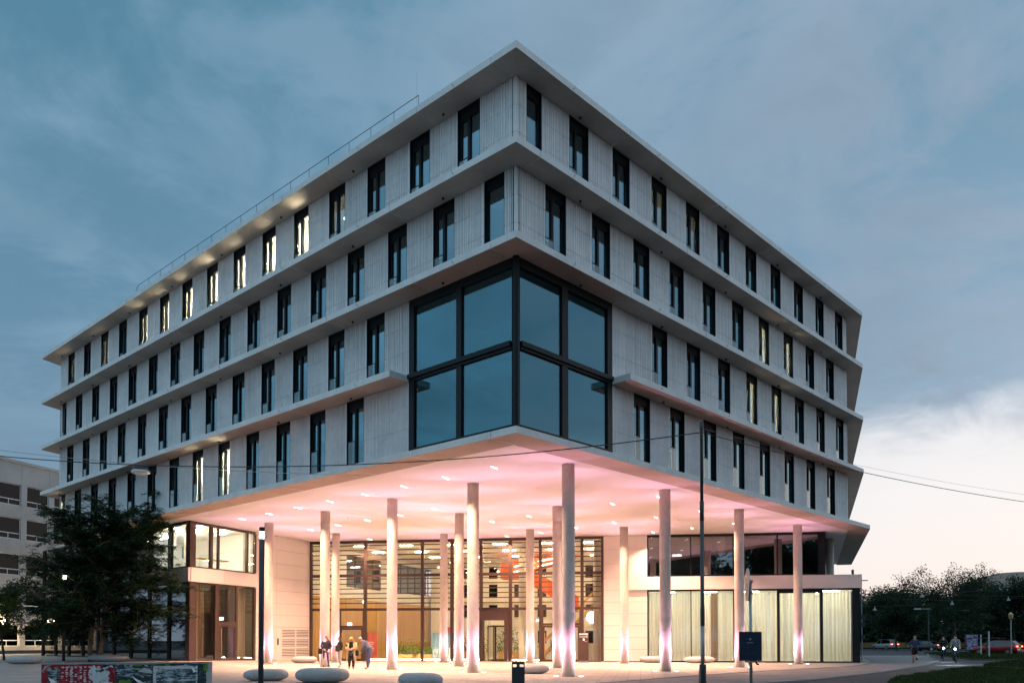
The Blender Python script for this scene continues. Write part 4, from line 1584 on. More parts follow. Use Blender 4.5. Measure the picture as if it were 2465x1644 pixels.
# ------------------------------------------------------------------ entrance totem and small posts
tt = empty('sign_totem', (4.70, 53.2, 0))
tag(tt, 'dark brown sign totem with white lettering right of the entrance', 'sign')
ft = Fr((4.70, 53.2), WD)
MB().box(-0.33, 0.33, -0.06, 0.06, 0.13, 1.98, ft).build('panel', 'bronze', tt)
MB().box(-0.34, 0.34, -0.10, 0.10, 0.0, 0.13, ft).build('base', 'kerb', tt)


def text(body, size, M, mt, parent, name='lettering', bold=0.0, align='CENTER'):
    c = bpy.data.curves.new(name, 'FONT')
    c.body = body
    c.size = size
    c.align_x = align
    c.extrude = 0.002
    c.offset = bold
    c.materials.append(MATS[mt])
    tmp = bpy.data.objects.new('tmp', c)
    COL.objects.link(tmp)
    me = bpy.data.meshes.new_from_object(tmp.evaluated_get(bpy.context.evaluated_depsgraph_get()))
    bpy.data.objects.remove(tmp)
    return link(bpy.data.objects.new(name, me), parent, M)


RX = Matrix.Rotation(math.pi / 2, 4, 'X')
emit('letter_white', (1, 0.95, 0.88), 0.7)
text('enercity', 0.172, ft.mx(0, -0.064, 1.82) @ RX, 'letter_white', tt, bold=0.004)
MB().box(-0.27, 0.27, -0.064, -0.061, 1.66, 1.71, ft).build('text_line', 'paper', tt)
MB().box(-0.04, 0.06, -0.064, -0.061, 1.45, 1.58, ft).build('pictogram', 'letter_white', tt)
MB().box(0.06, 0.22, -0.064, -0.061, 1.38, 1.40, ft).build('text_line', 'paper', tt)
pd_ = empty('info_lectern', (-0.6, 57.0, 0))
tag(pd_, 'slim info lectern with a tilted sheet beside the revolving door', 'lectern')
MB().tube([(-0.6, 57.0, 0), (-0.6, 57.0, 1.1)], 0.035, 10).build('post', 'steel', pd_)
MB().extrude([(-0.8, 56.85, 1.08), (-0.4, 56.85, 1.08), (-0.4, 57.12, 1.24), (-0.8, 57.12, 1.24)], (0, 0.02, -0.03)).build('sheet_holder', 'paper', pd_)
MB().lathe([(0.16, 0.0), (0.16, 0.02), (0.04, 0.03)], (-0.6, 57.0, 0), 16).build('foot', 'steel', pd_)
for k, (s, lab) in enumerate(((16.2, 'slim steel door push post right of the revolving door'), (1.15, 'slim steel door push post left of the left entrance door'), (5.3 - 0.65, 'slim steel post beside the people near the left door'))):
    p = FW.p(s, -0.75, 0)
    o = empty('push_button_post', p)
    tag(o, lab, 'post', 'push-button posts at the doors')
    MB().tube([p, (p[0], p[1], 1.15)], 0.04, 10).build('post', 'steel', o)
    MB().box(-0.045, 0.045, -0.052, -0.035, 0.85, 1.0, Fr(p[:2], WD)).build('button_plate', 'brass', o)

# ------------------------------------------------------------------ pebble benches
def pebble(seed, L, W_, Hh):
    rg = random.Random(seed)
    n, m = 28, 14
    V, F = [], []
    ph = [rg.random() * 6.28 for _ in range(4)]
    for i in range(m + 1):
        v = -math.pi / 2 + math.pi * i / m
        cz, sz = math.cos(v), math.sin(v)
        cz = abs(cz) ** 0.72
        sz = math.copysign(abs(sz) ** 0.85, sz)
        for k in range(n):
            a = 2 * math.pi * k / n
            rr_ = 1 + 0.045 * math.sin(2 * a + ph[0]) + 0.04 * math.sin(3 * a + ph[1])
            x = L / 2 * cz * rr_ * math.copysign(abs(math.cos(a)) ** 0.8, math.cos(a))
            y = W_ / 2 * cz * rr_ * math.copysign(abs(math.sin(a)) ** 0.8, math.sin(a))
            z = Hh * (0.5 + 0.52 * sz)
            z = max(0.0, z) + 0.02 * math.sin(a + ph[2]) * (1 + sz) * 0.5
            if z > Hh * 0.93:
                z = Hh * 0.93 + (z - Hh * 0.93) * 0.3
            V.append((x, y, max(0, z)))
    for i in range(m):
        for k in range(n):
            F.append((i * n + k, i * n + (k + 1) % n, (i + 1) * n + (k + 1) % n, (i + 1) * n + k))
    F.append(tuple(range(n - 1, -1, -1)))
    F.append(tuple(m * n + k for k in range(n)))
    return MB().add(V, F)


BEN = [(-25.48, 42.3, 1.70, 0.95, 0.42, 0.05, 'grey pebble-shaped bench at the far left of the plaza'),
       (-23.05, 46.3, 2.25, 1.1, 0.42, -0.1, 'long pebble bench behind the twin trunks of the big tree'),
       (-13.29, 51.9, 1.60, 1.0, 0.46, 0.1, 'pebble bench against the louvred grille wall'),
       (-8.87, 29.3, 1.50, 1.0, 0.45, 0.15, 'pebble bench behind the slim lamp post with the lit head'),
       (-6.58, 28.0, 1.78, 1.25, 0.54, -0.12, 'big flat-topped pebble bench in front of the group of people'),
       (-2.82, 25.3, 1.45, 1.0, 0.47, 0.0, 'pebble bench cut off by the bottom edge of the picture'),
       (0.92, 35.6, 1.55, 1.0, 0.44, 0.08, 'pebble bench right behind the black litter bin'),
       (9.19, 53.0, 1.65, 0.95, 0.44, 0.05, 'pebble bench by the white wall panels left of the curtains'),
       (12.07, 52.2, 1.88, 1.0, 0.44, -0.05, 'pebble bench in front of the cream curtains')]
for i, (x, y, L, W_, Hh, rz, lab) in enumerate(BEN):
    b = pebble(i, L, W_, Hh).build('pebble_bench', 'stone', None, Matrix.Translation((x, y, gz(x, y) - 0.005)) @ Matrix.Rotation(rz, 4, 'Z'), True)
    tag(b, lab, 'bench', 'pebble benches on the plaza')

# ------------------------------------------------------------------ litter bin
lb = empty('litter_bin', (0.185, 24.2, 0))
tag(lb, 'square black litter bin with two slots under its lid', 'litter bin')
fb = Fr((0.185, 24.2), (1, 0.02))
b = MB()
hw = 0.19
for (a0, a1, t0, t1) in ((-hw, hw, -hw, -hw + 0.02), (-hw, hw, hw - 0.02, hw), (-hw, -hw + 0.02, -hw + 0.02, hw - 0.02), (hw - 0.02, hw, -hw + 0.02, hw - 0.02)):
    b.box(a0, a1, t0, t1, 0.03, 0.655, fb)
for a0 in (-hw, -0.045, hw - 0.025):
    b.box(a0, a0 + (0.09 if a0 == -0.045 else 0.025), -hw, -hw + 0.02, 0.655, 0.745, fb)
    b.box(a0, a0 + (0.09 if a0 == -0.045 else 0.025), hw - 0.02, hw, 0.655, 0.745, fb)
b.build('body', 'darkmetal', lb)
MB().box(-hw, hw, -hw, hw, 0.745, 0.80, fb).build('lid', 'darkmetal', lb)
MB().box(-hw + 0.02, hw - 0.02, -hw + 0.02, hw - 0.02, 0.80, 0.815, fb).build('lid_plate', 'black', lb)
MB().box(-hw + 0.03, hw - 0.03, -hw + 0.03, hw - 0.03, 0.0, 0.03, fb).build('foot', 'black', lb)

# ------------------------------------------------------------------ lamp posts with a light ring
def ring_lamp(x, y, h, lab, watts):
    z = gz(x, y)
    o = empty('lamp_post', (x, y, z))
    tag(o, lab, 'lamp post', 'slim lamp posts with a lit ring')
    MB().lathe([(0.085, 0), (0.085, h - 0.36)], (x, y, z), 20).build('pole', 'darkmetal', o, smooth=True)
    MB().lathe([(0.10, 0), (0.10, 0.05), (0.086, 0.06)], (x, y, z), 20).build('base_ring', 'galv', o)
    MB().lathe([(0.075, h - 0.36), (0.075, h - 0.14)], (x, y, z), 20).build('light_ring', 'lamp_white', o, smooth=True)
    MB().lathe([(0.088, h - 0.14), (0.088, h), (0.06, h + 0.01)], (x, y, z), 20).build('cap', 'black', o)
    return o


ring_lamp(-8.05, 26.0, 5.08, 'slim dark lamp post with a lit ring in front of the left column', 1)
ring_lamp(-25.08, 45.35, 5.0, 'slim dark lamp post half hidden in the big tree crown', 1)

# ------------------------------------------------------------------ round traffic sign and the navy board on one post
sp_o = empty('sign_post', (4.36, 14.8, 0))
tag(sp_o, 'grey post carrying an edge-on round sign and a navy board', 'sign post')
px, py = 4.36, 14.8
MB().tube([(px, py, 0), (px, py, 2.55)], 0.028, 12).build('post', 'galv', sp_o, smooth=True)
fd = Fr((px - 0.045, py - 0.02), (0.16, 1.0))
dsc = MB().extrude([fd.p(0.30 * math.cos(a * 2 * math.pi / 36), 0.0, 2.47 + 0.30 * math.sin(a * 2 * math.pi / 36)) for a in range(36)], (-0.022, 0.0, 0)).build('round_sign', 'galv', sp_o)
MB().extrude([fd.p(0.285 * math.cos(a * 2 * math.pi / 36), 0.0, 2.47 + 0.285 * math.sin(a * 2 * math.pi / 36)) for a in range(36)], (0.003, -0.0005, 0)).build('sign_back', 'brass', dsc)
for z in (2.30, 2.50):
    MB().box(-0.06, 0.04, -0.035, 0.035, z, z + 0.05, Fr((px, py), (1, 0))).build('clamp', 'steel', sp_o)
bx, by = px - 0.022, py - 0.05
board = MB().box(-0.205, 0.205, -0.012, 0.012, 1.08, 1.61, Fr((bx, by), (1, 0.02))).build('board', 'navy', sp_o)
fb2 = Fr((bx, by), (1, 0.02))
MB().extrude([fb2.p(-0.005 + 0.022 * math.cos(a * math.pi / 6), -0.0145, 1.475 + 0.02 * math.sin(a * math.pi / 6)) for a in range(12)], (0, 0.002, 0)).build('emblem', 'galv', board)
for s0, s1, z0, z1 in ((-0.07, 0.05, 1.402, 1.409), (-0.06, 0.045, 1.414, 1.421), (-0.045, -0.037, 1.472, 1.478), (0.030, 0.038, 1.472, 1.478), (-0.045, -0.037, 1.21, 1.218), (0.037, 0.045, 1.21, 1.218), (0.19, 0.198, 1.21, 1.218), (-0.165, -0.145, 1.392, 1.395)):
    MB().box(s0, s1, -0.0145, -0.012, z0, z1, fb2).build('print_mark', 'galv', board)

# ------------------------------------------------------------------ tall tram-wire pole
def wire_pole(x, y, h, lab):
    o = empty('wire_pole', (x, y, 0))
    tag(o, lab, 'pole', 'poles carrying the overhead wires')
    lean = 0.0
    MB().lathe([(0.105, 0), (0.105, 0.68), (0.10, 0.72)], (x, y, 0), 16).build('base_sleeve', 'polegreen', o, smooth=True)
    MB().lathe([(0.064, 0.6), (0.064, 1.9)], (x, y, 0), 14).build('lower_tube', 'galv', o, smooth=True)
    MB().lathe([(0.070, 1.9), (0.072, 2.45), (0.062, 2.5), (0.060, 5.2)], (x, y, 0), 14).build('middle_tube', 'polegreen', o, smooth=True)
    MB().lathe([(0.066, 5.15), (0.066, 5.75)], (x, y, 0), 14).build('joint_sleeve', 'darkmetal', o, smooth=True)
    MB().lathe([(0.052, 5.75), (0.047, h - 0.25), (0.055, h - 0.24), (0.055, h)], (x, y, 0), 14).build('top_tube', 'polegreen', o, smooth=True)
    MB().box(-0.10, -0.068, -0.16, 0.10, 0.12, 0.55, Fr((x, y), (1, 0))).build('service_box', 'polegreen', o)
    for z in (1.0, 1.35, 1.75):
        MB().lathe([(0.069, z), (0.069, z + 0.03)], (x, y, 0), 14).build('clamp_band', 'galv', o)
    return o


TX, TY, TH_ = 5.88, 25.0, 8.22
wire_pole(TX, TY, TH_, 'tall thin green pole right of centre holding the overhead wire')
wire_pole(-34.0, 31.0, 11.3, 'tall thin pole beyond the left edge holding the overhead wire')
wire_pole(44.0, 41.0, 8.6, 'tall thin pole beyond the right edge holding the overhead wire')


def wire(a, b, sag, r, lab, nm='overhead_wire', mt='black'):
    pts = []
    for i in range(33):
        t = i / 32
        p = Vector(a).lerp(Vector(b), t)
        p.z -= sag * 4 * t * (1 - t)
        pts.append(p)
    o = MB().tube(pts, r, 6).build(nm, mt, smooth=True)
    tag(o, lab, 'wire', 'overhead wires')
    return pts


ptop = (TX, TY, TH_ - 0.32)
wl = wire(ptop, (-34.0, 31.0, 11.03), 1.885, 0.017, 'dark overhead wire sagging from the tall pole to the left')
wire(ptop, (44.0, 41.0, 8.25), 1.42, 0.011, 'dark overhead wire running from the tall pole to the right')
wire((-34.0, 31.0, 11.2), (-6.0, 33.0, 8.2), 0.75, 0.010, 'thin pale overhead wire just above the dark one at left', mt='galv')
wire((TX, TY, TH_ - 0.2), (44.0, 41.0, 8.5), 1.30, 0.004, 'thin pale overhead wire above the dark one at right', mt='galv')
# lamp hanging on the wire
lw_ = min(wl, key=lambda p: abs((p.x / p.y) - (304 - 1232.5) / 1950))
ho = empty('hanging_lamp', tuple(lw_))
tag(ho, 'flat glass street lamp hanging from the wire in front of the left facade', 'street lamp')
hz = lw_.z - 0.22
hx, hy = lw_.x, lw_.y
V = [(hx + 0.30 * math.cos(a), hy, hz + 0.20 * math.sin(a)) for a in [math.pi * i / 10 for i in range(11)]]
MB().tube(V, 0.022, 6).build('hanger_arch', 'darkmetal', ho)
MB().lathe([(0.02, -0.10), (0.22, -0.095), (0.30, -0.05), (0.305, 0.0), (0.28, 0.02)], (hx, hy, hz), 24).build('glass_dish', 'lampwhite', ho, smooth=True)
MB().tube([(hx, hy, hz + 0.2), (hx, hy, lw_.z + 0.02)], 0.02, 6).build('clamp', 'darkmetal', ho)

# ------------------------------------------------------------------ poster wall in the foreground
pw = empty('poster_wall', (-9.6, 20.7, 0), 0)
tag(pw, 'low concrete wall pasted with torn posters in the lower left corner', 'wall')
A_, B_ = (-11.55, 19.9), (-7.93, 21.45)
fpw = Fr(A_, (B_[0] - A_[0], B_[1] - A_[1]))
LP = math.hypot(B_[0] - A_[0], B_[1] - A_[1])
MB().box(0, LP, 0, 0.32, 0, 0.865, fpw).build('wall_body', 'old_concrete', pw)
MB().box(-0.01, LP + 0.01, -0.012, 0.33, 0.865, 0.885, fpw).build('coping', 'galv', pw)


def postermat(name, c1, c2, c3, sx, sz, thr=0.5, rows_=0.0):
    m = bpy.data.materials.new(name)
    m.use_nodes = True
    t = m.node_tree
    b = t.nodes['Principled BSDF']
    b.inputs['Roughness'].default_value = 0.75
    k = NB(t)
    g = k.n('ShaderNodeNewGeometry')
    mp = k.n('ShaderNodeMapping')
    mp.inputs['Scale'].default_value = (sx, sx, sz)
    t.links.new(g.outputs['Position'], mp.inputs[0])
    a = k.noise(mp.outputs[0], 1.0, 6.0, 0.7, 0.4)
    f1 = k.smooth(a, thr, thr + 0.03)
    c = k.mix(f1, c1, c2)
    b2 = k.noise(mp.outputs[0], 0.45, 7.0, 0.75, 0.9)
    c = k.mix(k.smooth(b2, 0.57, 0.60), c, c3)
    t.links.new(c, b.inputs['Base Color'])
    MATS[name] = m


postermat('post_red', (0.30, 0.012, 0.022), (0.24, 0.010, 0.02), (0.42, 0.43, 0.43), 14, 12, 0.6)
postermat('post_white', (0.52, 0.56, 0.57), (0.60, 0.63, 0.63), (0.03, 0.05, 0.06), 7, 16, 0.45)
postermat('post_dark', (0.012, 0.022, 0.035), (0.03, 0.05, 0.06), (0.45, 0.50, 0.51), 8, 22, 0.5)
postermat('post_photo', (0.03, 0.05, 0.065), (0.33, 0.40, 0.43), (0.55, 0.60, 0.60), 6, 28, 0.5)
postermat('post_green', (0.10, 0.24, 0.02), (0.13, 0.30, 0.03), (0.5, 0.52, 0.5), 5, 8, 0.62)


def sheet(s0, s1, z0, z1, mt, lvl, torn=0.03, seed=0, parent=pw, name='poster'):
    rg = random.Random(seed)
    pts = []
    n = 9
    for i in range(n):
        pts.append((s0 + (s1 - s0) * i / n, z0 + rg.uniform(0, torn)))
    for i in range(n):
        pts.append((s1 - rg.uniform(0, torn), z0 + (z1 - z0) * i / n))
    for i in range(n):
        pts.append((s1 - (s1 - s0) * i / n, z1 - rg.uniform(0, torn)))
    for i in range(n):
        pts.append((s0 + rg.uniform(0, torn), z1 - (z1 - z0) * i / n))
    t = -0.002 - 0.0022 * lvl
    a = fpw.p(0, 0, 0)
    c = fpw.p(0, 0.0018, 0)
    return MB().extrude([fpw.p(s, t, z) for s, z in pts], (c[0] - a[0], c[1] - a[1], 0)).build(name, mt, parent)


sheet(0.02, 3.80, 0.02, 0.855, 'post_dark', 0, 0.02, 1)
sheet(0.0, 1.35, 0.02, 0.86, 'post_red', 1, 0.02, 2)
sheet(0.08, 0.42, 0.04, 0.80, 'post_photo', 2, 0.09, 3)
sheet(1.02, 1.62, 0.1, 0.85, 'post_white', 2, 0.12, 4)
sheet(1.45, 1.66, 0.35, 0.80, 'post_red', 3, 0.06, 5)
sheet(1.62, 2.5, 0.5, 0.80, 'post_photo', 3, 0.08, 6)
sheet(1.7, 2.05, 0.1, 0.46, 'post_green', 3, 0.06, 7)
sheet(2.5, 3.58, 0.05, 0.80, 'post_white', 3, 0.015, 8)
sheet(2.58, 3.55, 0.1, 0.72, 'post_photo', 4, 0.02, 9)
sheet(3.70, 3.86, 0.62, 0.86, 'post_green', 4, 0.05, 10)
sheet(2.05, 2.25, 0.79, 0.85, 'post_green', 4, 0.02, 11)
sheet(2.78, 2.90, 0.79, 0.85, 'post_green', 4, 0.02, 12)
letters = MB()
rgl = random.Random(5)
for col in range(9):
    s = 0.42 + col * 0.10
    z = 0.80
    while z > 0.25:
        if rgl.random() < 0.72:
            hh = rgl.uniform(0.015, 0.035)
            letters.box(s + rgl.uniform(0, 0.02), s + rgl.uniform(0.04, 0.075), -0.0078, -0.0062, z - hh, z, fpw)
        z -= 0.045
letters.build('torn_print', 'paper', pw)["kind"] = "stuff"
for pts in (((2.15, 0.66), (2.5, 0.60), (2.46, 0.70), (2.3, 0.76)), ((2.0, 0.55), (2.35, 0.33), (2.22, 0.30), (2.12, 0.42)), ((3.42, 0.78), (3.57, 0.64), (3.47, 0.62)), ((0.15, 0.55), (0.36, 0.42), (0.22, 0.40))):
    MB().extrude([fpw.p(s, -0.02 - 0.03 * i, z) for i, (s, z) in enumerate(pts)], (0.001, -0.002, 0)).build('curled_corner', 'paper', pw)

# ------------------------------------------------------------------ trees
def limb_path(p0, d0, L, n, rg, droop=0.0, wob=0.12):
    pts = [Vector(p0)]
    d = Vector(d0).normalized()
    for i in range(n):
        d = (d + Vector((rg.gauss(0, wob), rg.gauss(0, wob), rg.gauss(0, wob * 0.6) - droop))).normalized()
        pts.append(pts[-1] + d * (L / n))
    return pts


def quads(centers, dirs, sides, ln, wd):
    """leaf-shaped quads as one array mesh"""
    n = len(centers)
    V = np.empty((n, 4, 3), np.float32)
    V[:, 0] = centers
    V[:, 1] = centers + dirs * (ln * 0.45)[:, None] + sides * wd[:, None]
    V[:, 2] = centers + dirs * ln[:, None]
    V[:, 3] = centers + dirs * (ln * 0.45)[:, None] - sides * wd[:, None]
    F = np.arange(n * 4, dtype=np.int32).reshape(n, 4)
    return V.reshape(-1, 3), F


def unit(a):
    return a / np.maximum(np.linalg.norm(a, axis=1, keepdims=True), 1e-6)


def locust_tree(x, y, lab):
    """twin-stemmed tree with feathery leaves on layered, drooping twigs"""
    rg = random.Random(3)
    z = gz(x, y)
    o = empty('locust_tree', (x, y, z))
    tag(o, lab, 'tree')
    tr = MB()
    tips = []
    stems = [((x - 0.22, y, z), (-0.10, 0.03, 1)), ((x + 0.24, y + 0.1, z), (0.13, -0.02, 1))]
    for p0, d0 in stems:
        pts = limb_path(p0, d0, 7.6, 12, rg, 0.0, 0.05)
        rs = [0.135 * (1 - 0.075 * i) for i in range(len(pts))]
        tr.tube(pts, rs, 10)
        for i in range(3, 13):
            for _ in range(6):
                a = rg.uniform(0, 6.283)
                h = (pts[i].z - z) / 7.5
                L = (4.15 - 2.4 * abs(h - 0.40)) * rg.uniform(0.65, 1.1)
                d = (math.cos(a), math.sin(a) * 0.9, rg.uniform(-0.12, 0.75) * (0.5 + h))
                br = limb_path(pts[i], d, L, 7, rg, 0.035, 0.13)
                tr.tube(br, [0.045 * (1 - 0.12 * k) for k in range(len(br))], 6)
                for k in range(2, 8):
                    for _ in range(3):
                        d2 = (br[k] - br[k - 1]).normalized() + Vector((rg.gauss(0, 0.7), rg.gauss(0, 0.7), rg.gauss(0.0, 0.55)))
                        tw = limb_path(br[k], d2, rg.uniform(0.5, 1.15), 4, rg, 0.10, 0.12)
                        tr.tube(tw, [0.012, 0.010, 0.008, 0.006, 0.004], 4, False)
                        tips.append(tw)
    tr.build('trunk', 'bark', o, smooth=True)
    # compound leaves: a drooping stalk with pairs of leaflets
    C, D, S, Ln, Wd = [], [], [], [], []
    for tw in tips:
        for j in range(14):
            q = tw[rg.randint(1, 4)]
            if rg.random() < 0.10:
                continue
            a = rg.uniform(0, 6.283)
            d = Vector((math.cos(a), math.sin(a), rg.uniform(-0.55, 0.25))).normalized()
            side = d.cross(Vector((0, 0, 1))).normalized()
            L = rg.uniform(0.22, 0.40)
            np_ = 5
            for i in range(np_):
                f = (i + 0.8) / np_
                c = q + d * (L * f) + Vector((0, 0, -0.22 * L * f * f))
                for sg in (-1, 1):
                    ld = (side * sg + d * 0.45 + Vector((0, 0, rg.gauss(-0.25, 0.25)))).normalized()
                    C.append(c); D.append(ld)
                    S.append(ld.cross(Vector((rg.gauss(0, 0.3), rg.gauss(0, 0.3), 1))).normalized())
                    Ln.append(rg.uniform(0.09, 0.15)); Wd.append(rg.uniform(0.024, 0.038))
    V, F = quads(np.array(C, np.float32), np.array(D, np.float32), np.array(S, np.float32), np.array(Ln, np.float32), np.array(Wd, np.float32))
    link(bpy.data.objects.new('crown', npmesh('crown', V, F, 'leaf_locust')), o)


def round_tree(x, y, h, w, lab, mt, nleaf, seed, clear=0.25, leaf=0.28, group=None, name='deciduous_tree', trunk_r=0.18, dens=1.0, nlimb=15):
    rg = random.Random(seed)
    rn = np.random.default_rng(seed)
    z = gz(x, y)
    o = empty(name, (x, y, z))
    tag(o, lab, 'tree', group)
    tr = MB()
    th = h * 0.62
    pts = limb_path((x, y, z - 0.05), (rg.gauss(0, 0.04), rg.gauss(0, 0.04), 1), th, 8, rg, 0, 0.04)
    tr.tube(pts, [trunk_r * (1 - 0.09 * i) for i in range(9)], 8)
    clumps = []
    for i in range(nlimb):
        k = rg.randint(3, 8)
        a = 6.283 * i / nlimb + rg.uniform(-0.3, 0.3)
        hh = (pts[k].z - z) / h
        up = rg.uniform(0.15, 1.1)
        L = w * 0.5 * rg.uniform(0.6, 1.1) * (1.0 if hh < 0.55 else 0.8)
        br = limb_path(pts[k], (math.cos(a), math.sin(a), up), L, 5, rg, -0.01, 0.16)
        tr.tube(br, [trunk_r * 0.36 * (1 - 0.15 * q) for q in range(6)], 5)
        for q in (2, 3, 4, 5):
            clumps.append((br[q], rg.uniform(0.5, 1.0) * w * 0.12))
            for _ in range(2):
                d2 = (br[q] - br[q - 1]).normalized() + Vector((rg.gauss(0, 0.7), rg.gauss(0, 0.7), rg.gauss(0.35, 0.5)))
                tw = limb_path(br[q], d2, rg.uniform(0.10, 0.24) * w, 3, rg, 0, 0.2)
                tr.tube(tw, [0.03, 0.022, 0.015, 0.008], 4, False)
                clumps.append((tw[2], w * rg.uniform(0.05, 0.11)))
                clumps.append((tw[3], w * rg.uniform(0.03, 0.08)))
    tr.build('trunk', 'bark_dark', o)
    P = np.array([c[0][:] for c in clumps])
    R = np.array([c[1] for c in clumps])
    wt = R ** 2
    idx = rn.choice(len(P), nleaf, p=wt / wt.sum())
    off = unit(rn.normal(size=(nleaf, 3))) * (rn.random(nleaf) ** 0.45)[:, None]
    C = P[idx] + off * R[idx][:, None] * np.array([1.15, 1.15, 0.85])
    C[:, 2] = np.maximum(C[:, 2], z + h * clear * 0.6 + rn.random(nleaf) * 0.5)
    D = unit(rn.normal(size=(nleaf, 3)) + off * 0.6)
    S = unit(np.cross(D, rn.normal(size=(nleaf, 3))))
    V, F = quads(C.astype(np.float32), D, S, (leaf * rn.uniform(0.6, 1.25, nleaf)).astype(np.float32), (leaf * 0.3 * rn.uniform(0.6, 1.2, nleaf)).astype(np.float32))
    link(bpy.data.objects.new('crown', npmesh('crown', V, F, mt)), o)
    return o


locust_tree(-23.95, 46.5, 'big dark feathery tree with twin trunks on the left of the plaza')
round_tree(-31.0, 49.5, 6.6, 4.2, 'small yellowish-green tree at the left edge behind the big tree', 'leaf_small', 9000, 5, 0.3, 0.15, name='young_tree', trunk_r=0.08)
GT = 'trees across the road'
FT = [(56, 118, 9.0, 9.5, 0.30, 'leftmost sparse tree across the road, nearest the building corner'),
      (66.5, 122, 12.8, 13.0, 0.26, 'tall round sparse tree across the road with sky showing through'),
      (79.5, 128, 11.6, 12.5, 0.27, 'dense tree across the road right of the tall sparse one'),
      (86, 124, 13.4, 13.5, 0.26, 'dark tree across the road in front of the glass dome building'),
      (97, 128, 14.4, 14.0, 0.28, 'tall dark tree at the right edge across the road'),
      (72, 150, 8.0, 14.0, 0.34, 'low dark tree filling the gap behind the tall sparse one'),
      (52, 138, 6.4, 12.0, 0.34, 'low dark tree behind the leftmost sparse one'),
      (88, 160, 10.0, 15.0, 0.34, 'broad dark tree standing far behind the black car'),
      (64, 165, 8.0, 15.0, 0.36, 'broad low tree far behind the silver car'),
      (49, 168, 7.0, 12.0, 0.36, 'far low tree beside the corner of the building'),
      (104, 150, 13.0, 16.0, 0.34, 'broad far tree beyond the right edge of the lawn'),
      (70.5, 104, 6.8, 7.5, 0.22, 'bushy dark tree behind the red car')]
for i, (x, y, h, wd, lf, lab) in enumerate(FT):
    round_tree(x, y, h, wd, lab, 'leaf_far', 17000 if i in (0, 1) else 26000, 40 + i, 0.10, lf * (1.0 if i < 2 else 1.35), GT, nlimb=20)
# the same kind of trees stand behind the viewer; the glazing mirrors them
src = [o_ for o_ in bpy.data.objects if o_.name.startswith('deciduous_tree') and o_.parent is None]
for k in range(11):
    t_ = copy_tree(src[(k * 3 + 2) % len(src)], Matrix.Translation((-30 + 13.0 * k, -24 - 6 * (k % 3), 0)) @ Matrix.Rotation(k * 1.3, 4, 'Z') @ Matrix.Scale(1.75, 4))
    tag(t_, 'dark tree standing behind the viewer, seen only as a reflection', 'tree', 'trees behind the viewer')
# hedge mass under the far trees
hv, hf = [], []
nH = 45000
cx_ = rng.uniform(40, 112, nH)
cyy = 150 + (cx_ - 44) * -0.10 + rng.normal(0, 3.0, nH)
czz = rng.random(nH) ** 0.8 * (4.6 + 1.0 * np.sin(cx_ * 0.31) + 0.8 * np.sin(cx_ * 0.83))
C = np.stack([cx_, cyy, czz], 1)
D = unit(rng.normal(size=(nH, 3)))
S = unit(np.cross(D, rng.normal(size=(nH, 3))))
V, F = quads(C.astype(np.float32), D, S, rng.uniform(0.45, 0.9, nH).astype(np.float32), rng.uniform(0.16, 0.3, nH).astype(np.float32))
tag(link(bpy.data.objects.new('undergrowth', npmesh('undergrowth', V, F, 'leaf_far'))), 'dark undergrowth below the trees across the road', 'undergrowth', kind='stuff')

# ------------------------------------------------------------------ lawns
def lawn(poly, n, lab, hgt):
    P = np.array(poly)
    mn, mx_ = P.min(0), P.max(0)
    pts = []
    px = P[:, 0]; py = P[:, 1]
    q = rng.uniform(mn, mx_, size=(n * 3, 2))
    inside = np.zeros(len(q), bool)
    j = len(P) - 1
    for i in range(len(P)):
        c = ((py[i] > q[:, 1]) != (py[j] > q[:, 1])) & (q[:, 0] < (px[j] - px[i]) * (q[:, 1] - py[i]) / (py[j] - py[i] + 1e-9) + px[i])
        inside ^= c
        j = i
    q = q[inside][:n]
    m = len(q)
    C = np.c_[q, np.full(m, 0.025)]
    D = unit(np.c_[rng.normal(0, 0.35, (m, 2)), np.ones(m)])
    S = unit(np.cross(D, rng.normal(size=(m, 3))))
    tall = hgt * rng.uniform(0.5, 1.3, m) * (1 + 0.5 * np.sin(q[:, 0] * 1.7) * np.sin(q[:, 1] * 1.3))
    V, F = quads(C.astype(np.float32), D, S, tall.astype(np.float32), np.full(m, 0.016, np.float32))
    return npmesh('grass', V, F, 'grass')


for poly, n, lab, hgt in (([(12.4, 26.8), (14.4, 30.6), (16.6, 33.6), (18.9, 36.3), (20.6, 38.6), (22.0, 40.6), (24.4, 41.0), (31.0, 38.0), (36.0, 35.0), (34, 22), (18, 20), (11.0, 22.0)], 90000, 'near lawn at the lower right corner of the picture', 0.12),
                          ([(25.9, 44.6), (29.4, 50.2), (36.0, 57.0), (46, 58), (46, 44), (32, 40.2), (27.4, 42.6)], 50000, 'narrow lawn between the pale path and the bicycles', 0.12),
                          ([(46.2, 91.0), (52.0, 95.0), (64, 92), (62, 70), (40, 59.5), (34.4, 60.6)], 40000, 'far lawn between the footway and the road with cars', 0.14)):
    tag(MB().prism(poly, -0.03, 0.03).build('lawn', 'soil'), lab, kind='structure')
    P_ = lawn(poly, n, lab, hgt)
    g_ = link(bpy.data.objects.new('grass', P_))
    tag(g_, 'short dark grass of the ' + lab, 'grass', kind='stuff')

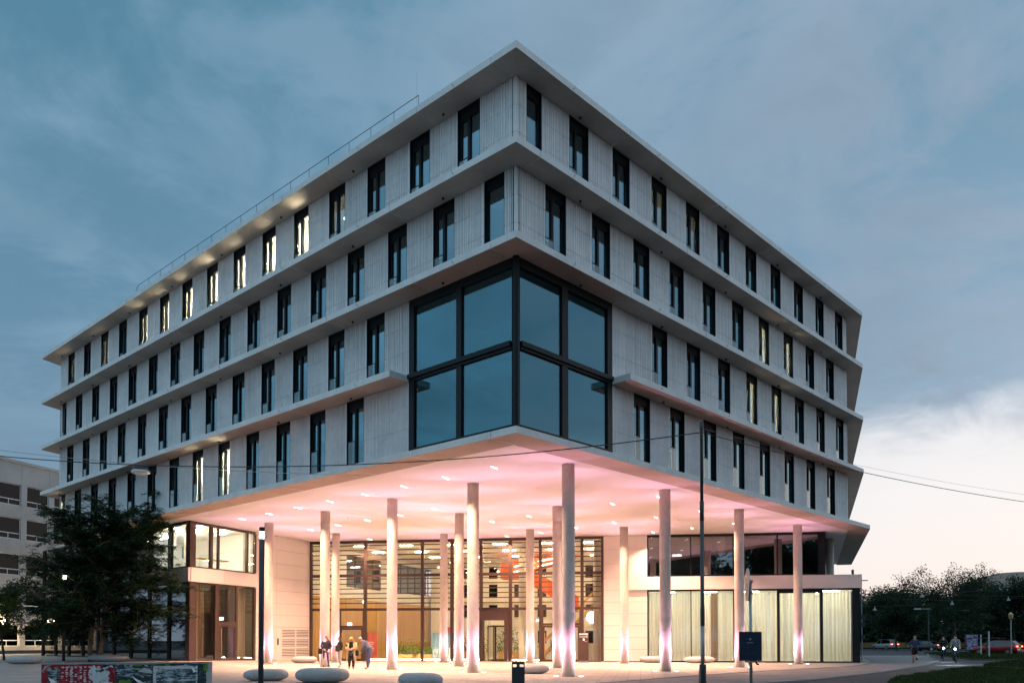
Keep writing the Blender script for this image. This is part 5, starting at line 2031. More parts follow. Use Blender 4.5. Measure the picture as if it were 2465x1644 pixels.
# ------------------------------------------------------------------ neighbouring office block on the left
nb = empty('concrete_office_block', (-49.0, 70.0, 0))
tag(nb, 'older pale concrete office block behind the big tree at far left', 'building')
FN = Fr((-50.5, 65.0), (0.306, 0.952))     # s away from us along its front; rooms on the left hand
MB().box(0, 44, 0.30, 12, 0.0, 18.2, FN).build('core', 'joint', nb)
bayw = 3.1
storeys = [(0.9, 2.9), (4.2, 6.2), (7.6, 9.6), (11.0, 13.0), (14.2, 16.2)]
spn = [(0, 0.9)] + [(storeys[i][1], storeys[i + 1][0]) for i in range(4)] + [(16.2, 18.2)]
emit('pane_dim', (1.0, 0.72, 0.36), 0.35, (0.2, 0.15, 0.1))
for k in range(14):
    a, b = k * bayw, (k + 1) * bayw
    for z0, z1 in spn:
        MB().box(a + 0.01, b - 0.01, 0.0, 0.29, z0 + 0.01, z1 - 0.01, FN).build('spandrel_panel', 'old_concrete', nb)
    for i, (z0, z1) in enumerate(storeys):
        MB().box(a + 0.01, a + 0.62, 0.0, 0.29, z0, z1, FN).build('pier', 'old_concrete', nb)
        wn = MB()
        x0, x1 = a + 0.62, b + 0.005
        for (u0, u1, v0, v1) in ((x0, x1, z0, z0 + 0.07), (x0, x1, z1 - 0.06, z1), (x0, x0 + 0.06, z0, z1), (x1 - 0.06, x1, z0, z1), (x0, x1, z0 + 0.52, z0 + 0.60)):
            wn.box(u0, u1, 0.14, 0.20, v0, v1, FN)
        wn.box((x0 + x1) / 2 - 0.03, (x0 + x1) / 2 + 0.03, 0.142, 0.198, z0, z0 + 0.55, FN)
        wo_ = wn.build('window', 'white_paint', nb)
        MB().box(x0 + 0.05, x1 - 0.05, 0.16, 0.18, z0 + 0.05, z1 - 0.05, FN).build('pane', 'glass_far', wo_)
        if i <= 1 and k % 3 != 1:
            MB().box(x0 + 0.4, x1 - 0.4, 0.24, 0.28, z1 - 0.35, z1 - 0.2, FN).build('ceiling_lamp', 'lit_pane', wo_)
MB().box(-0.1, 44, -0.15, 12.1, 18.21, 18.45, FN).build('roof_edge', 'old_concrete', nb)
MB().box(-6, 44, -2.6, -2.3, 0.0, 0.55, FN).build('plinth_wall', 'darkmetal', nb)
# ground-floor lights over its forecourt
for s in (4, 10, 16, 22):
    p = FN.p(s, -0.45, 3.3)
    o = MB().box(s - 0.5, s + 0.5, -0.5, -0.02, 3.28, 3.36, FN).build('wall_lamp', 'lamp_warm', nb)
    lamp('wall_lamp_beam', 'AREA', FN.p(s, -0.4, 3.26), 120.0, (1.0, 0.68, 0.30), o, (0.2, 0.0, -1), size=0.5)

# ------------------------------------------------------------------ far right: dome building, far blocks
dm = empty('dome_building', (103, 165, 0))
tag(dm, 'pale glass dome building rising behind the trees at the right edge', 'building')
MB().lathe([(9, 0), (9, 12.2)], (103, 165, 0), 32).build('drum', 'white_paint', dm)
MB().lathe([(9.2, 12.2), (8.4, 13.4), (6.6, 14.4), (4.0, 15.1), (0.1, 15.4)], (103, 165, 0), 32).build('dome', 'glass_far', dm, smooth=True)
rb_ = MB()
for k in range(32):
    a = k * math.pi / 16
    rb_.tube([(103 + 9.25 * math.cos(a), 165 + 9.25 * math.sin(a), 3), (103 + 9.25 * math.cos(a), 165 + 9.25 * math.sin(a), 12.2)], 0.07, 4)
for z in (5, 7, 9, 11):
    rb_.tube([(103 + 9.25 * math.cos(k * math.pi / 16), 165 + 9.25 * math.sin(k * math.pi / 16), z) for k in range(33)], 0.05, 4)
rb_.build('glazing_bars', 'galv', dm)
fb_ = empty('far_block', (92, 215, 0))
tag(fb_, 'grey block with a flat roof far down the road by the building corner', 'building')
MB().box(80, 98, 214, 226, 0, 10.6).build('wall', 'old_concrete', fb_)
MB().box(79.8, 98.2, 213.8, 226.2, 10.6, 11.0).build('roof', 'darkmetal', fb_)
for k in range(5):
    for z in (1.5, 4.5, 7.5):
        MB().box(81 + 3.4 * k, 83 + 3.4 * k, 213.9, 213.99, z, z + 1.6).build('window', 'glass_far', fb_)

# ------------------------------------------------------------------ street furniture on the right
def tram_lamp(x, y, h, arm, lab):
    o = empty('street_lamp', (x, y, 0))
    tag(o, lab, 'street lamp', 'lamps along the road')
    MB().lathe([(0.13, 0), (0.11, 2.5), (0.07, h)], (x, y, 0), 12).build('pole', 'polegreen', o)
    MB().tube([(x - arm, y, h), (x + arm * 0.2, y, h)], 0.05, 6).build('arm', 'galv', o)
    MB().box(x - arm - 0.35, x - arm + 0.45, y - 0.16, y + 0.16, h - 0.06, h + 0.06).build('lamp_head', 'lampwhite', o)


tram_lamp(57.6, 112, 5.8, 1.6, 'road lamp with a flat arm behind the black car')
tram_lamp(66.2, 121, 5.9, -1.5, 'road lamp with a flat arm pointing right behind the bicycles')


def hang_lamp(x, y, z, lab):
    o = empty('bell_lamp', (x, y, z))
    tag(o, lab, 'street lamp', 'bell-shaped lamps hung over the road')
    MB().lathe([(0.25, 0), (0.27, 0.06), (0.17, 0.25), (0.07, 0.36), (0.03, 0.6)], (x, y, z), 16).build('shade', 'lampgrey', o, smooth=True)
    MB().tube([(x - 9, y, z + 0.95), (x - 4, y, z + 0.7), (x, y, z + 0.6), (x + 4, y, z + 0.7), (x + 9, y, z + 0.95)], 0.02, 5).build('span_wire', 'darkmetal', o)


hang_lamp(53.2, 105, 7.0, 'highest bell lamp hung over the road at left')
hang_lamp(60.9, 112, 6.35, 'bell lamp hung over the road in front of the dark trees')
hang_lamp(50.2, 112, 5.55, 'small bell lamp hung near the building corner')
hang_lamp(68.7, 112.0, 6.9, 'bell lamp hung in front of the dome building')
lp = empty('lantern_post', (48.6, 78.9, 0))
tag(lp, 'slim post with a lantern head in front of the red car', 'street lamp')
MB().lathe([(0.06, 0), (0.05, 3.45)], (48.6, 78.9, 0), 10).build('pole', 'galv', lp)
MB().lathe([(0.08, 3.45), (0.17, 3.6), (0.21, 4.0), (0.10, 4.12), (0.02, 4.2)], (48.6, 78.9, 0), 12).build('lantern', 'brass', lp)
ap = empty('advert_stand', (50.2, 88.5, 0))
tag(ap, 'lit poster stand with purple print behind the cyclists', 'poster stand')
fap = Fr((50.2, 88.5), (1, -0.1))
MB().box(-0.66, 0.66, -0.09, 0.09, 0.35, 2.15, fap).build('case', 'darkmetal', ap)
emit('poster_lit', (0.42, 0.40, 0.62), 0.22, (0.2, 0.2, 0.3))
postermat('post_purple', (0.10, 0.08, 0.18), (0.42, 0.40, 0.55), (0.55, 0.52, 0.62), 3.2, 4.0, 0.47)
MB().box(-0.58, 0.58, -0.095, -0.091, 0.45, 2.05, fap).build('poster', 'post_purple', ap)
MB().box(0.05, 0.52, -0.10, -0.0955, 0.50, 0.72, fap).build('print_block', 'paper', ap)
MB().box(-0.2, 0.2, -0.06, 0.06, 0.0, 0.35, fap).build('foot', 'darkmetal', ap)
sk = empty('tree_stakes', (42, 72, 0))
tag(sk, 'pale wooden tree stakes with a crossbar on the far lawn', 'tree stakes')
for x, y, h in ((45.6, 78.8, 2.0), (39.2, 66.6, 2.2)):
    MB().tube([(x, y, 0), (x, y, h)], 0.06, 8).build('stake', 'paper', sk)
MB().tube([(41.2, 70.3, 0.0), (41.2, 70.3, 1.75)], 0.045, 8).build('stake', 'bark_dark', sk)
MB().tube([(38.9, 69.0, 1.65), (43.6, 71.6, 1.65)], 0.04, 6).build('crossbar', 'bark_dark', sk)
tf = empty('timber_fence', (70, 140, 0))
tag(tf, 'low ochre timber fence along the far side of the road', 'fence')
mat('ochre', (0.26, 0.17, 0.06), 0.8, var=0.25, vscale=0.6)
for k in range(26):
    x0 = 54 + 2.0 * k
    MB().box(x0 + 0.02, x0 + 1.98, 139.9, 139.97, 0.15, 1.1, ID).build('fence_panel', 'ochre', tf)
    MB().box(x0 - 0.05, x0 + 0.05, 139.98, 140.1, 0, 1.2, ID).build('fence_post', 'bark_dark', tf)
cp = empty('corner_mast', (24.6, 54.2, 0))
tag(cp, 'thin grey mast with small signs right against the building corner', 'mast')
MB().tube([(24.0, 55.6, 0), (24.0, 55.6, 5.1)], 0.045, 8).build('pole', 'galv', cp)
for z in (1.5, 2.4, 2.9):
    MB().box(-0.03, 0.22, -0.05, 0.05, z, z + 0.32, Fr((24.0, 55.6), (1, 0.1))).build('sign_box', 'darkmetal', cp)
mk = MB()
mk.add([(24.5, 47.1, 0.004), (29.2, 48.9, 0.004), (29.4, 48.6, 0.004), (24.8, 46.85, 0.004)], [(0, 1, 2, 3)])
tag(mk.build('road_marking', 'white_paint'), 'white painted line across the cycle crossing', kind='structure')
V = [(22.9, 41.2), (25.2, 44.2), (27.1, 42.2), (32, 39.7), (46, 43.6), (46, 40), (36, 36.5), (31.2, 38.4), (24.6, 41.3)]
tag(MB().prism(V, -0.03, -0.004).build('path', 'footway'), 'pale path between the two near lawns', kind='structure')
mk = MB()
mk.add([(30, 112.0, -0.024), (120, 104.0, -0.024), (120, 103.8, -0.024), (30, 111.8, -0.024)], [(0, 1, 2, 3)])
tag(mk.build('lane_marking', 'white_paint'), 'white lane line along the far road', kind='structure')

# ------------------------------------------------------------------ people
def cloth(name, c, r=0.8):
    if name not in MATS:
        mat(name, c, r, var=0.18, vscale=9)
    return name


STAND = dict(pel=(0, 0, .93), chest=(0, .01, 1.26), neck=(0, .0, 1.44), head=(0, .03, 1.56),
             shL=(-.17, 0, 1.39), elL=(-.23, -.02, 1.11), wrL=(-.22, .07, .87),
             shR=(.17, 0, 1.39), elR=(.23, -.02, 1.11), wrR=(.22, .07, .87),
             hiL=(-.09, 0, .88), knL=(-.10, .03, .48), anL=(-.11, -.02, .08), toL=(-.13, .14, .035),
             hiR=(.09, 0, .88), knR=(.10, .03, .48), anR=(.11, -.02, .08), toR=(.13, .14, .035))
BONES = [('pel', 'chest', 'top'), ('chest', 'neck', 'top'), ('neck', 'head', 'skin'),
         ('chest', 'shL', 'top'), ('shL', 'elL', 'arm'), ('elL', 'wrL', 'fore'), ('chest', 'shR', 'top'), ('shR', 'elR', 'arm'), ('elR', 'wrR', 'fore'),
         ('pel', 'hiL', 'leg'), ('hiL', 'knL', 'leg'), ('knL', 'anL', 'shin'), ('anL', 'toL', 'shoe'), ('pel', 'hiR', 'leg'), ('hiR', 'knR', 'leg'), ('knR', 'anR', 'shin'), ('anR', 'toR', 'shoe')]
RADII = dict(pel=(.165, .125), chest=(.18, .13), neck=(.06, .062), head=(.07, .08), shL=(.085, .08), elL=(.062, .06), wrL=(.042, .04), hiL=(.115, .11), knL=(.080, .080), anL=(.056, .060), toL=(.042, .036))
for k in list(RADII):
    if k.endswith('L'):
        RADII[k[:-1] + 'R'] = RADII[k]


def seg_dist(p, a, b):
    ab = b - a
    t = max(0, min(1, (p - a).dot(ab) / max(ab.dot(ab), 1e-9)))
    return (p - a - ab * t).length


def person(lab, loc, rz, h=1.7, pose=None, top=(.03, .03, .05), leg=(.05, .07, .12), shoe=(.02, .02, .02), hair=(.05, .03, .02), hair_style='short', fore=None, shin=None, bulk=1.0, look=(0, 1, 0), group=None):
    J = dict(STAND)
    J.update(pose or {})
    s = h / 1.70
    names = list(J)
    me = bpy.data.meshes.new('tmp')
    me.from_pydata([tuple(c * s for c in J[n]) for n in names], [(names.index(a), names.index(b)) for a, b, _ in BONES], [])
    ob = bpy.data.objects.new('tmp', me)
    COL.objects.link(ob)
    md = ob.modifiers.new('skin', 'SKIN')
    md.use_smooth_shade = True
    sub = ob.modifiers.new('sub', 'SUBSURF')
    sub.levels = sub.render_levels = 1
    lay = me.skin_vertices[0] if len(me.skin_vertices) else None
    if lay is None:
        bm = bmesh.new(); bm.from_mesh(me); bm.verts.layers.skin.verify(); bm.to_mesh(me); bm.free()
        lay = me.skin_vertices[0]
    for i, n in enumerate(names):
        r = RADII[n]
        k = s * 1.18 * (bulk if n in ('pel', 'chest', 'hiL', 'hiR') else 1.0)
        lay.data[i].radius = (r[0] * k, r[1] * k)
        lay.data[i].use_root = (n == 'pel')
    dg = bpy.context.evaluated_depsgraph_get()
    dg.update()
    body = bpy.data.meshes.new_from_object(ob.evaluated_get(dg))
    bpy.data.objects.remove(ob)
    V = [v.co.copy() for v in body.vertices]
    F = [tuple(p.vertices) for p in body.polygons]
    kinds = ['top', 'leg', 'shoe', 'skin', 'face_dark']
    order = {'top': 0, 'arm': 0, 'fore': 0 if fore is None else 3, 'leg': 1, 'shin': 1 if shin is None else 3, 'shoe': 2, 'skin': 3}
    if fore == 'skin' and shin == 'skin':
        pass
    segs = [(Vector(J[a]) * s, Vector(J[b]) * s, order[k]) for a, b, k in BONES]
    mb = MB()
    for f in F:
        c = sum((V[i] for i in f), Vector()) / len(f)
        mb.m.append(min(segs, key=lambda q: seg_dist(c, q[0], q[1]))[2])
    mb.v = [tuple(v) for v in V]
    mb.f = F
    # head with face
    H = Vector(J['head']) * s
    lk = Vector(look).normalized()
    rt = lk.cross(Vector((0, 0, 1))).normalized()
    up = rt.cross(lk).normalized()
    hp = lambda a, b, c: tuple(H + rt * (a * s) + lk * (b * s) + up * (c * s))
    mb.mi = 3
    b0 = len(mb.v)
    n, m = 14, 12
    for i in range(m + 1):
        v = math.pi * (i + 0.05) / (m + 0.1)
        zz_ = -math.cos(v)
        for k in range(n):
            a = 2 * math.pi * k / n
            rr_ = math.sin(v)
            jaw = 1.0 if zz_ > -0.1 else 1.0 + 0.22 * (zz_ + 0.1)
            x = 0.076 * rr_ * math.cos(a) * jaw
            y = 0.095 * rr_ * math.sin(a) * jaw
            if math.sin(a) > 0.9 and -0.45 < zz_ < 0.05:
                y += 0.020 * (1 - abs(zz_ + 0.2) / 0.3) if abs(zz_ + 0.2) < 0.3 else 0
            mb.v.append(hp(x, y, 0.03 + 0.118 * zz_))
    for i in range(m):
        for k in range(n):
            a = b0 + i * n + k
            q = b0 + i * n + (k + 1) % n
            mb.f.append((a, q, q + n, a + n)); mb.m.append(3)
    mb.f.append(tuple(b0 + k for k in range(n - 1, -1, -1))); mb.m.append(3)
    for sg in (-1, 1):                      # ears, eyes
        mb.ball(hp(sg * 0.078, -0.005, 0.02), (0.012 * s, 0.02 * s, 0.03 * s), 6, 5)
        mb.mi = 4
        mb.ball(hp(sg * 0.03, 0.083, 0.035), 0.009 * s, 6, 5)
        mb.mi = 3
    mb.mi = 4
    mb.tube([hp(-0.02, 0.083, -0.045), hp(0.02, 0.083, -0.045)], 0.004 * s, 5)
    mb.mi = 3
    # hands: palm, four fingers and a thumb
    for sd in 'LR':
        w_ = Vector(J['wr' + sd]) * s
        e_ = Vector(J['el' + sd]) * s
        d = (w_ - e_).normalized()
        sx = d.cross(Vector((0, 1, 0.2))).normalized()
        nz = d.cross(sx).normalized()
        palm = w_ + d * (0.05 * s)
        mb.tube([w_ - d * 0.01, palm, w_ + d * (0.085 * s)], [0.030 * s, 0.036 * s, 0.030 * s], 8)
        for k in range(4):
            r0 = w_ + d * (0.08 * s) + sx * ((k - 1.5) * 0.018 * s)
            L = (0.07, 0.08, 0.075, 0.058)[k] * s
            p1 = r0 + d * (L * 0.55)
            mb.tube([r0, p1, p1 + (d * 0.7 + nz * 0.6) * (L * 0.5)], [0.0095 * s, 0.0088 * s, 0.007 * s], 6)
        t0 = w_ + d * (0.03 * s) + sx * (-0.032 * s)
        mb.tube([t0, t0 + (d * 0.6 - sx * 0.7) * (0.035 * s), t0 + (d * 0.95 - sx * 0.5) * (0.065 * s)], [0.011 * s, 0.010 * s, 0.008 * s], 6)
    idn = len([x for x in bpy.data.objects if x.name.startswith('person')])
    mt = [cloth('cloth_top_%d' % idn, top), cloth('cloth_leg_%d' % idn, leg), cloth('cloth_shoe_%d' % idn, shoe), 'skin', 'black']
    z0 = gz(loc[0], loc[1]) if len(loc) == 2 else loc[2]
    M = Matrix.Translation((loc[0], loc[1], z0)) @ Matrix.Rotation(rz, 4, 'Z')
    o = mb.build('person', mt, None, M, True)
    tag(o, lab, 'person', group)
    # hair
    hm = cloth('hair_%d' % idn, hair, 0.7)
    hb = MB()
    nn, mm = 16, 8
    rgh = random.Random(idn)
    top_h = 0.104
    for i in range(mm + 1):
        v = math.pi * 0.5 * i / mm
        for k in range(nn):
            a = 2 * math.pi * k / nn
            fr = math.sin(a)
            low = -0.10 if hair_style in ('long', 'bob', 'curly') else -0.05
            if hair_style == 'bald':
                low = 0.03
            drop = low if fr < 0.35 else 0.055
            j = 1 + rgh.uniform(-1, 1) * (0.10 if hair_style == 'curly' else 0.02)
            k_ = 1.0 if hair_style != 'curly' else 1.22
            x = 0.086 * k_ * math.sin(v) ** 0.7 * math.cos(a) * j
            y = (0.104 * fr if fr < 0.35 else 0.099 * fr) * k_ * math.sin(v) ** 0.7 * j - 0.004
            z = 0.03 + (0.128 * k_ * math.cos(v) if i < mm else drop)
            if i == mm - 1:
                z = 0.03 + 0.128 * k_ * 0.35
            hb.v.append(hp(x, y, z))
    for i in range(mm):
        for k in range(nn):
            hb.f.append((i * nn + k, i * nn + (k + 1) % nn, (i + 1) * nn + (k + 1) % nn, (i + 1) * nn + k)); hb.m.append(0)
    if hair_style in ('long', 'curly', 'bob'):
        L = {'long': 0.36, 'curly': 0.24, 'bob': 0.15}[hair_style]
        for k in range(12 if hair_style != 'curly' else 22):
            a = math.pi * (1.0 + k / 11.0) if hair_style != 'curly' else math.pi * (0.92 + 1.16 * k / 21.0)
            x, y = 0.082 * math.cos(a), 0.095 * math.sin(a)
            e = 1.0 + (0.5 * rgh.random() if hair_style == 'curly' else 0.05)
            hb.tube([hp(x, y, 0.05), hp(x * 1.12 * e, y * 1.1 * e, -L * 0.5), hp(x * 1.0 * e, y * 0.95 * e, -L * rgh.uniform(0.85, 1.05))], [0.026 * s, 0.032 * s, 0.016 * s], 6)
    hb.build('hair', hm, o, M, True)
    return o, M, s, J


def bag(o, M, at, size, mt, strap_to=None):
    b = MB()
    x, y, z = at
    sx, sy, sz = size
    prof = [(-sx * .8, -sz), (sx * .8, -sz), (sx, -sz * .4), (sx * .85, sz), (-sx * .85, sz), (-sx, -sz * .4)]
    b.extrude([(x + px, y - sy, z + pz) for px, pz in prof], (0, 2 * sy, 0))
    g_ = b.build('bag', mt, o, M)
    if strap_to:
        MB().tube([(x - sx * .6, y, z + sz * .9), strap_to, (x + sx * .6, y, z + sz * .9)], 0.012, 6).build('strap', mt, g_, M)


# facing: the figure's front is its +Y; rz turns it
GP = 'people on the plaza'
o, M, s, J = person('woman-height person in a dark navy jacket and jeans with a black shoulder bag', (-10.24, 44.6), rad(195), 1.70,
                    dict(wrL=(-.17, .12, .95), elL=(-.27, .0, 1.12), wrR=(.12, .18, .98), elR=(.25, .05, 1.12), anL=(-.14, -.02, .08), toL=(-.19, .12, .035), knL=(-.12, .03, .48)),
                    (.018, .020, .030), (.045, .055, .070), (.02, .015, .01), (.10, .04, .02), 'bob', group=GP, bulk=1.05, look=(0.25, 1, -0.15))
bag(o, M, (0.30, 0.02, 0.86), (0.12, 0.07, 0.15), 'black', (0.16, 0.02, 1.42))
o["label"] = 'person in a dark navy jacket and jeans with a black shoulder bag'
o, M, s, J = person('person in a black top and light grey jeans with long dark hair', (-9.40, 44.3), rad(120), 1.62,
                    dict(wrL=(-.14, .16, .98), elL=(-.22, -.04, 1.13), wrR=(.20, .05, .88), anR=(.10, -.10, .09), toR=(.11, .05, .04), knR=(.10, .0, .48)),
                    (.012, .012, .013), (.36, .34, .31), (.5, .42, .36), (.025, .014, .010), 'long', group=GP, bulk=.92, look=(0.1, 1, 0.05))
bag(o, M, (-0.20, 0.20, 1.02), (0.11, 0.09, 0.17), 'black', (-0.14, 0.1, 1.4))
o, M, s, J = person('person with curly blond hair in an open beige coat over black clothes', (-8.20, 41.4), rad(183), 1.62,
                    dict(head=(0, .07, 1.53), wrL=(-.05, .24, 1.06), elL=(-.24, .02, 1.10), wrR=(.06, .25, 1.05), elR=(.25, .02, 1.10)),
                    (.013, .013, .014), (.012, .012, .012), (.35, .28, .2), (.62, .36, .09), 'curly', group=GP, look=(0, 1, -0.55))
coat = MB()
mat('beige_coat', (.58, .42, .24), .85, var=.12, vscale=8)
for sg in (-1, 1):
    ring = []
    for z, r0, r1, op in ((1.36, .21, .155, .35), (1.12, .235, .18, .55), (.90, .25, .20, .7), (.66, .27, .215, .75), (.45, .285, .225, .75)):
        row = []
        for k in range(8):
            a = rad(-90 + sg * (2 + k * (145 if op > .5 else 152) / 7.0))
            row.append((r0 * math.cos(a) * s, r1 * math.sin(a) * s, z * s))
        ring.append(row)
    b0 = len(coat.v)
    for row in ring:
        coat.v += row
    for i in range(4):
        for k in range(7):
            coat.f.append((b0 + i * 8 + k, b0 + i * 8 + k + 1, b0 + (i + 1) * 8 + k + 1, b0 + (i + 1) * 8 + k)); coat.m.append(0)
    e = 'L' if sg < 0 else 'R'
    coat.tube([tuple(c * s for c in J['sh' + e]), tuple(c * s for c in J['el' + e]), tuple(c * s for c in J['wr' + e])], [.11, .095, .07], 10)
co = coat.build('coat', 'beige_coat', o, M, True)
sm_ = co.modifiers.new('thickness', 'SOLIDIFY')
sm_.thickness = 0.018
pr_ = MB()
for k in range(16):
    a = random.Random(k).uniform(-.10, .10); z = random.Random(k + 50).uniform(.70, 1.0)
    pr_.ball((a, .118 + .0 * k, z), (.018, .012, .012), 6, 4)
pr_.build('flower_print', 'paper', o, M)
MB().box(-.04, .04, .30, .315, 1.04, 1.20).build('phone', 'black', o, M)
bag(o, M, (-0.30, 0.06, 0.80), (0.08, 0.06, 0.14), 'black', (-0.24, 0.05, 1.06))
o, M, s, J = person('stooping person in a blue-grey jacket and jeans leaning towards the coat wearer', (-7.33, 41.1), rad(97), 1.76,
                    dict(pel=(0, -.10, .93), chest=(0, .10, 1.22), neck=(0, .24, 1.36), head=(0, .33, 1.42), shL=(-.18, .17, 1.32), shR=(.18, .17, 1.32), elL=(-.22, .22, 1.04), elR=(.22, .20, 1.04), wrL=(-.12, .30, .84), wrR=(.14, .30, .82),
                         hiL=(-.10, -.10, .89), hiR=(.10, -.10, .89), knL=(-.10, -.02, .49), knR=(.10, -.06, .49)),
                    (.10, .12, .17), (.05, .065, .12), (.5, .45, .40), (.45, .36, .28), 'bald', group=GP, bulk=1.15, look=(0, 1, -0.45))
STRIDE = dict(anL=(-.10, .28, .09), toL=(-.11, .44, .06), knL=(-.10, .22, .50), anR=(.10, -.26, .11), toR=(.10, -.10, .04), knR=(.10, -.02, .48))
person('walker in black behind the navy board, only legs showing', (13.85, 46.7), rad(-85), 1.72, STRIDE, (.014, .014, .016), (.014, .014, .016), (.01, .01, .01), (.03, .02, .015), group=GP)
person('jogger in a blue shirt and black shorts seen from behind', (26.05, 52.4), rad(-20), 1.74,
       dict(elL=(-.26, -.10, 1.14), wrL=(-.22, .14, 1.10), elR=(.27, -.08, 1.15), wrR=(.20, .16, 1.14), anL=(-.09, -.03, .09), toL=(-.09, .12, .04), knL=(-.10, .05, .49), anR=(.07, -.22, .30), toR=(.07, -.26, .17), knR=(.09, .08, .50)),
       (.025, .045, .13), (.012, .012, .014), (.03, .05, .05), (.35, .22, .15), 'bald', fore='skin', shin='skin', group=GP)
PIN = 'people inside the lobby'
pi_ = FW.p(17.35, 3.2, 0.012)
person('person in a grey top standing inside behind the right entrance door', pi_, rad(200), 1.72, None, (.25, .24, .22), (.05, .05, .06), group=PIN)
pi_ = FW.p(17.75, 3.4, 0.012)
person('person in black standing inside beside the one in grey', pi_, rad(160), 1.70, None, (.015, .015, .016), (.02, .02, .025), group=PIN)


# ------------------------------------------------------------------ bicycles with riders
def bicycle(loc, rz, lab, rider_lab, top, leg):
    M = Matrix.Translation((loc[0], loc[1], 0)) @ Matrix.Rotation(rz, 4, 'Z')
    o = empty('bicycle', (loc[0], loc[1], 0), rz)
    tag(o, lab, 'bicycle', 'bicycles coming along the path')
    for y in (-0.52, 0.54):
        tp = [(0, y + 0.34 * math.cos(a), 0.345 + 0.34 * math.sin(a)) for a in [2 * math.pi * k / 28 for k in range(29)]]
        wh = MB().tube(tp, 0.018, 6, False).build('wheel', 'rubber', o, M)
        sp_ = MB()
        for k in range(10):
            a = math.pi * k / 10
            sp_.tube([(0, y + 0.33 * math.cos(a), 0.345 + 0.33 * math.sin(a)), (0, y - 0.33 * math.cos(a), 0.345 - 0.33 * math.sin(a))], 0.003, 4)
        sp_.build('spokes', 'steel', wh, M)
    f = MB()
    for a, b in (((0, -.05, .30), (0, -.20, .85)), ((0, -.05, .30), (0, .42, .80)), ((0, -.18, .78), (0, .40, .90)), ((0, -.05, .30), (0, -.52, .345)), ((0, -.20, .78), (0, -.52, .345)), ((0, .40, .95), (0, .54, .345))):
        f.tube([a, b], 0.02, 8)
    f.build('frame', 'darkmetal', o, M)
    MB().tube([(-.28, .28, 1.02), (-.18, .38, 1.03), (0, .40, .98), (.18, .38, 1.03), (.28, .28, 1.02)], 0.015, 8).build('handlebar', 'black', o, M)
    MB().ball((0, -.22, .90), (.08, .13, .035), 10, 6).build('saddle', 'black', o, M)
    hl_ = MB().ball((0, .50, .90), (.055, .045, .055), 10, 7).build('headlight', 'bike_lamp', o, M)
    pp = M @ Vector((0, .58, .90))
    dv = M.to_3x3() @ Vector((0, 1, -0.17))
    lamp('headlight_beam', 'SPOT', pp, 170.0, (0.75, 0.9, 1.0), hl_, dv, spot_size=rad(38), spot_blend=0.6, shadow_soft_size=0.04)
    person(rider_lab, (loc[0], loc[1], 0.0), rz, 1.72,
           dict(pel=(0, -.22, 1.0), chest=(0, -.05, 1.32), neck=(0, .03, 1.49), head=(0, .09, 1.60), shL=(-.17, 0.0, 1.44), shR=(.17, 0.0, 1.44), elL=(-.24, .14, 1.22), elR=(.24, .14, 1.22), wrL=(-.25, .26, 1.06), wrR=(.25, .26, 1.06),
                hiL=(-.09, -.20, .97), hiR=(.09, -.20, .97), knL=(-.11, .14, .72), knR=(.11, .06, .60), anL=(-.11, .0, .36), anR=(.11, -.06, .19), toL=(-.12, .15, .32), toR=(.12, .09, .15)),
           top, leg, (.02, .02, .02), (.03, .02, .015), group='riders on the path', look=(0, 1, 0))


bicycle((31.4, 59.0), rad(152), 'dark bicycle with a bright headlight on the far side of the path', 'cyclist in black riding towards us on the farther bicycle', (.012, .012, .014), (.015, .02, .03))
bicycle((28.35, 51.8), rad(148), 'bicycle with a bright headlight nearer the white line', 'cyclist in a pale jacket riding the nearer bicycle', (.20, .23, .24), (.02, .03, .035))


# ------------------------------------------------------------------ cars
def paint(name, c):
    if name not in MATS:
        m = mat(name, c, 0.28, var=0.04, vscale=2)
        m.node_tree.nodes['Principled BSDF'].inputs['Coat Weight'].default_value = 0.6
    return name


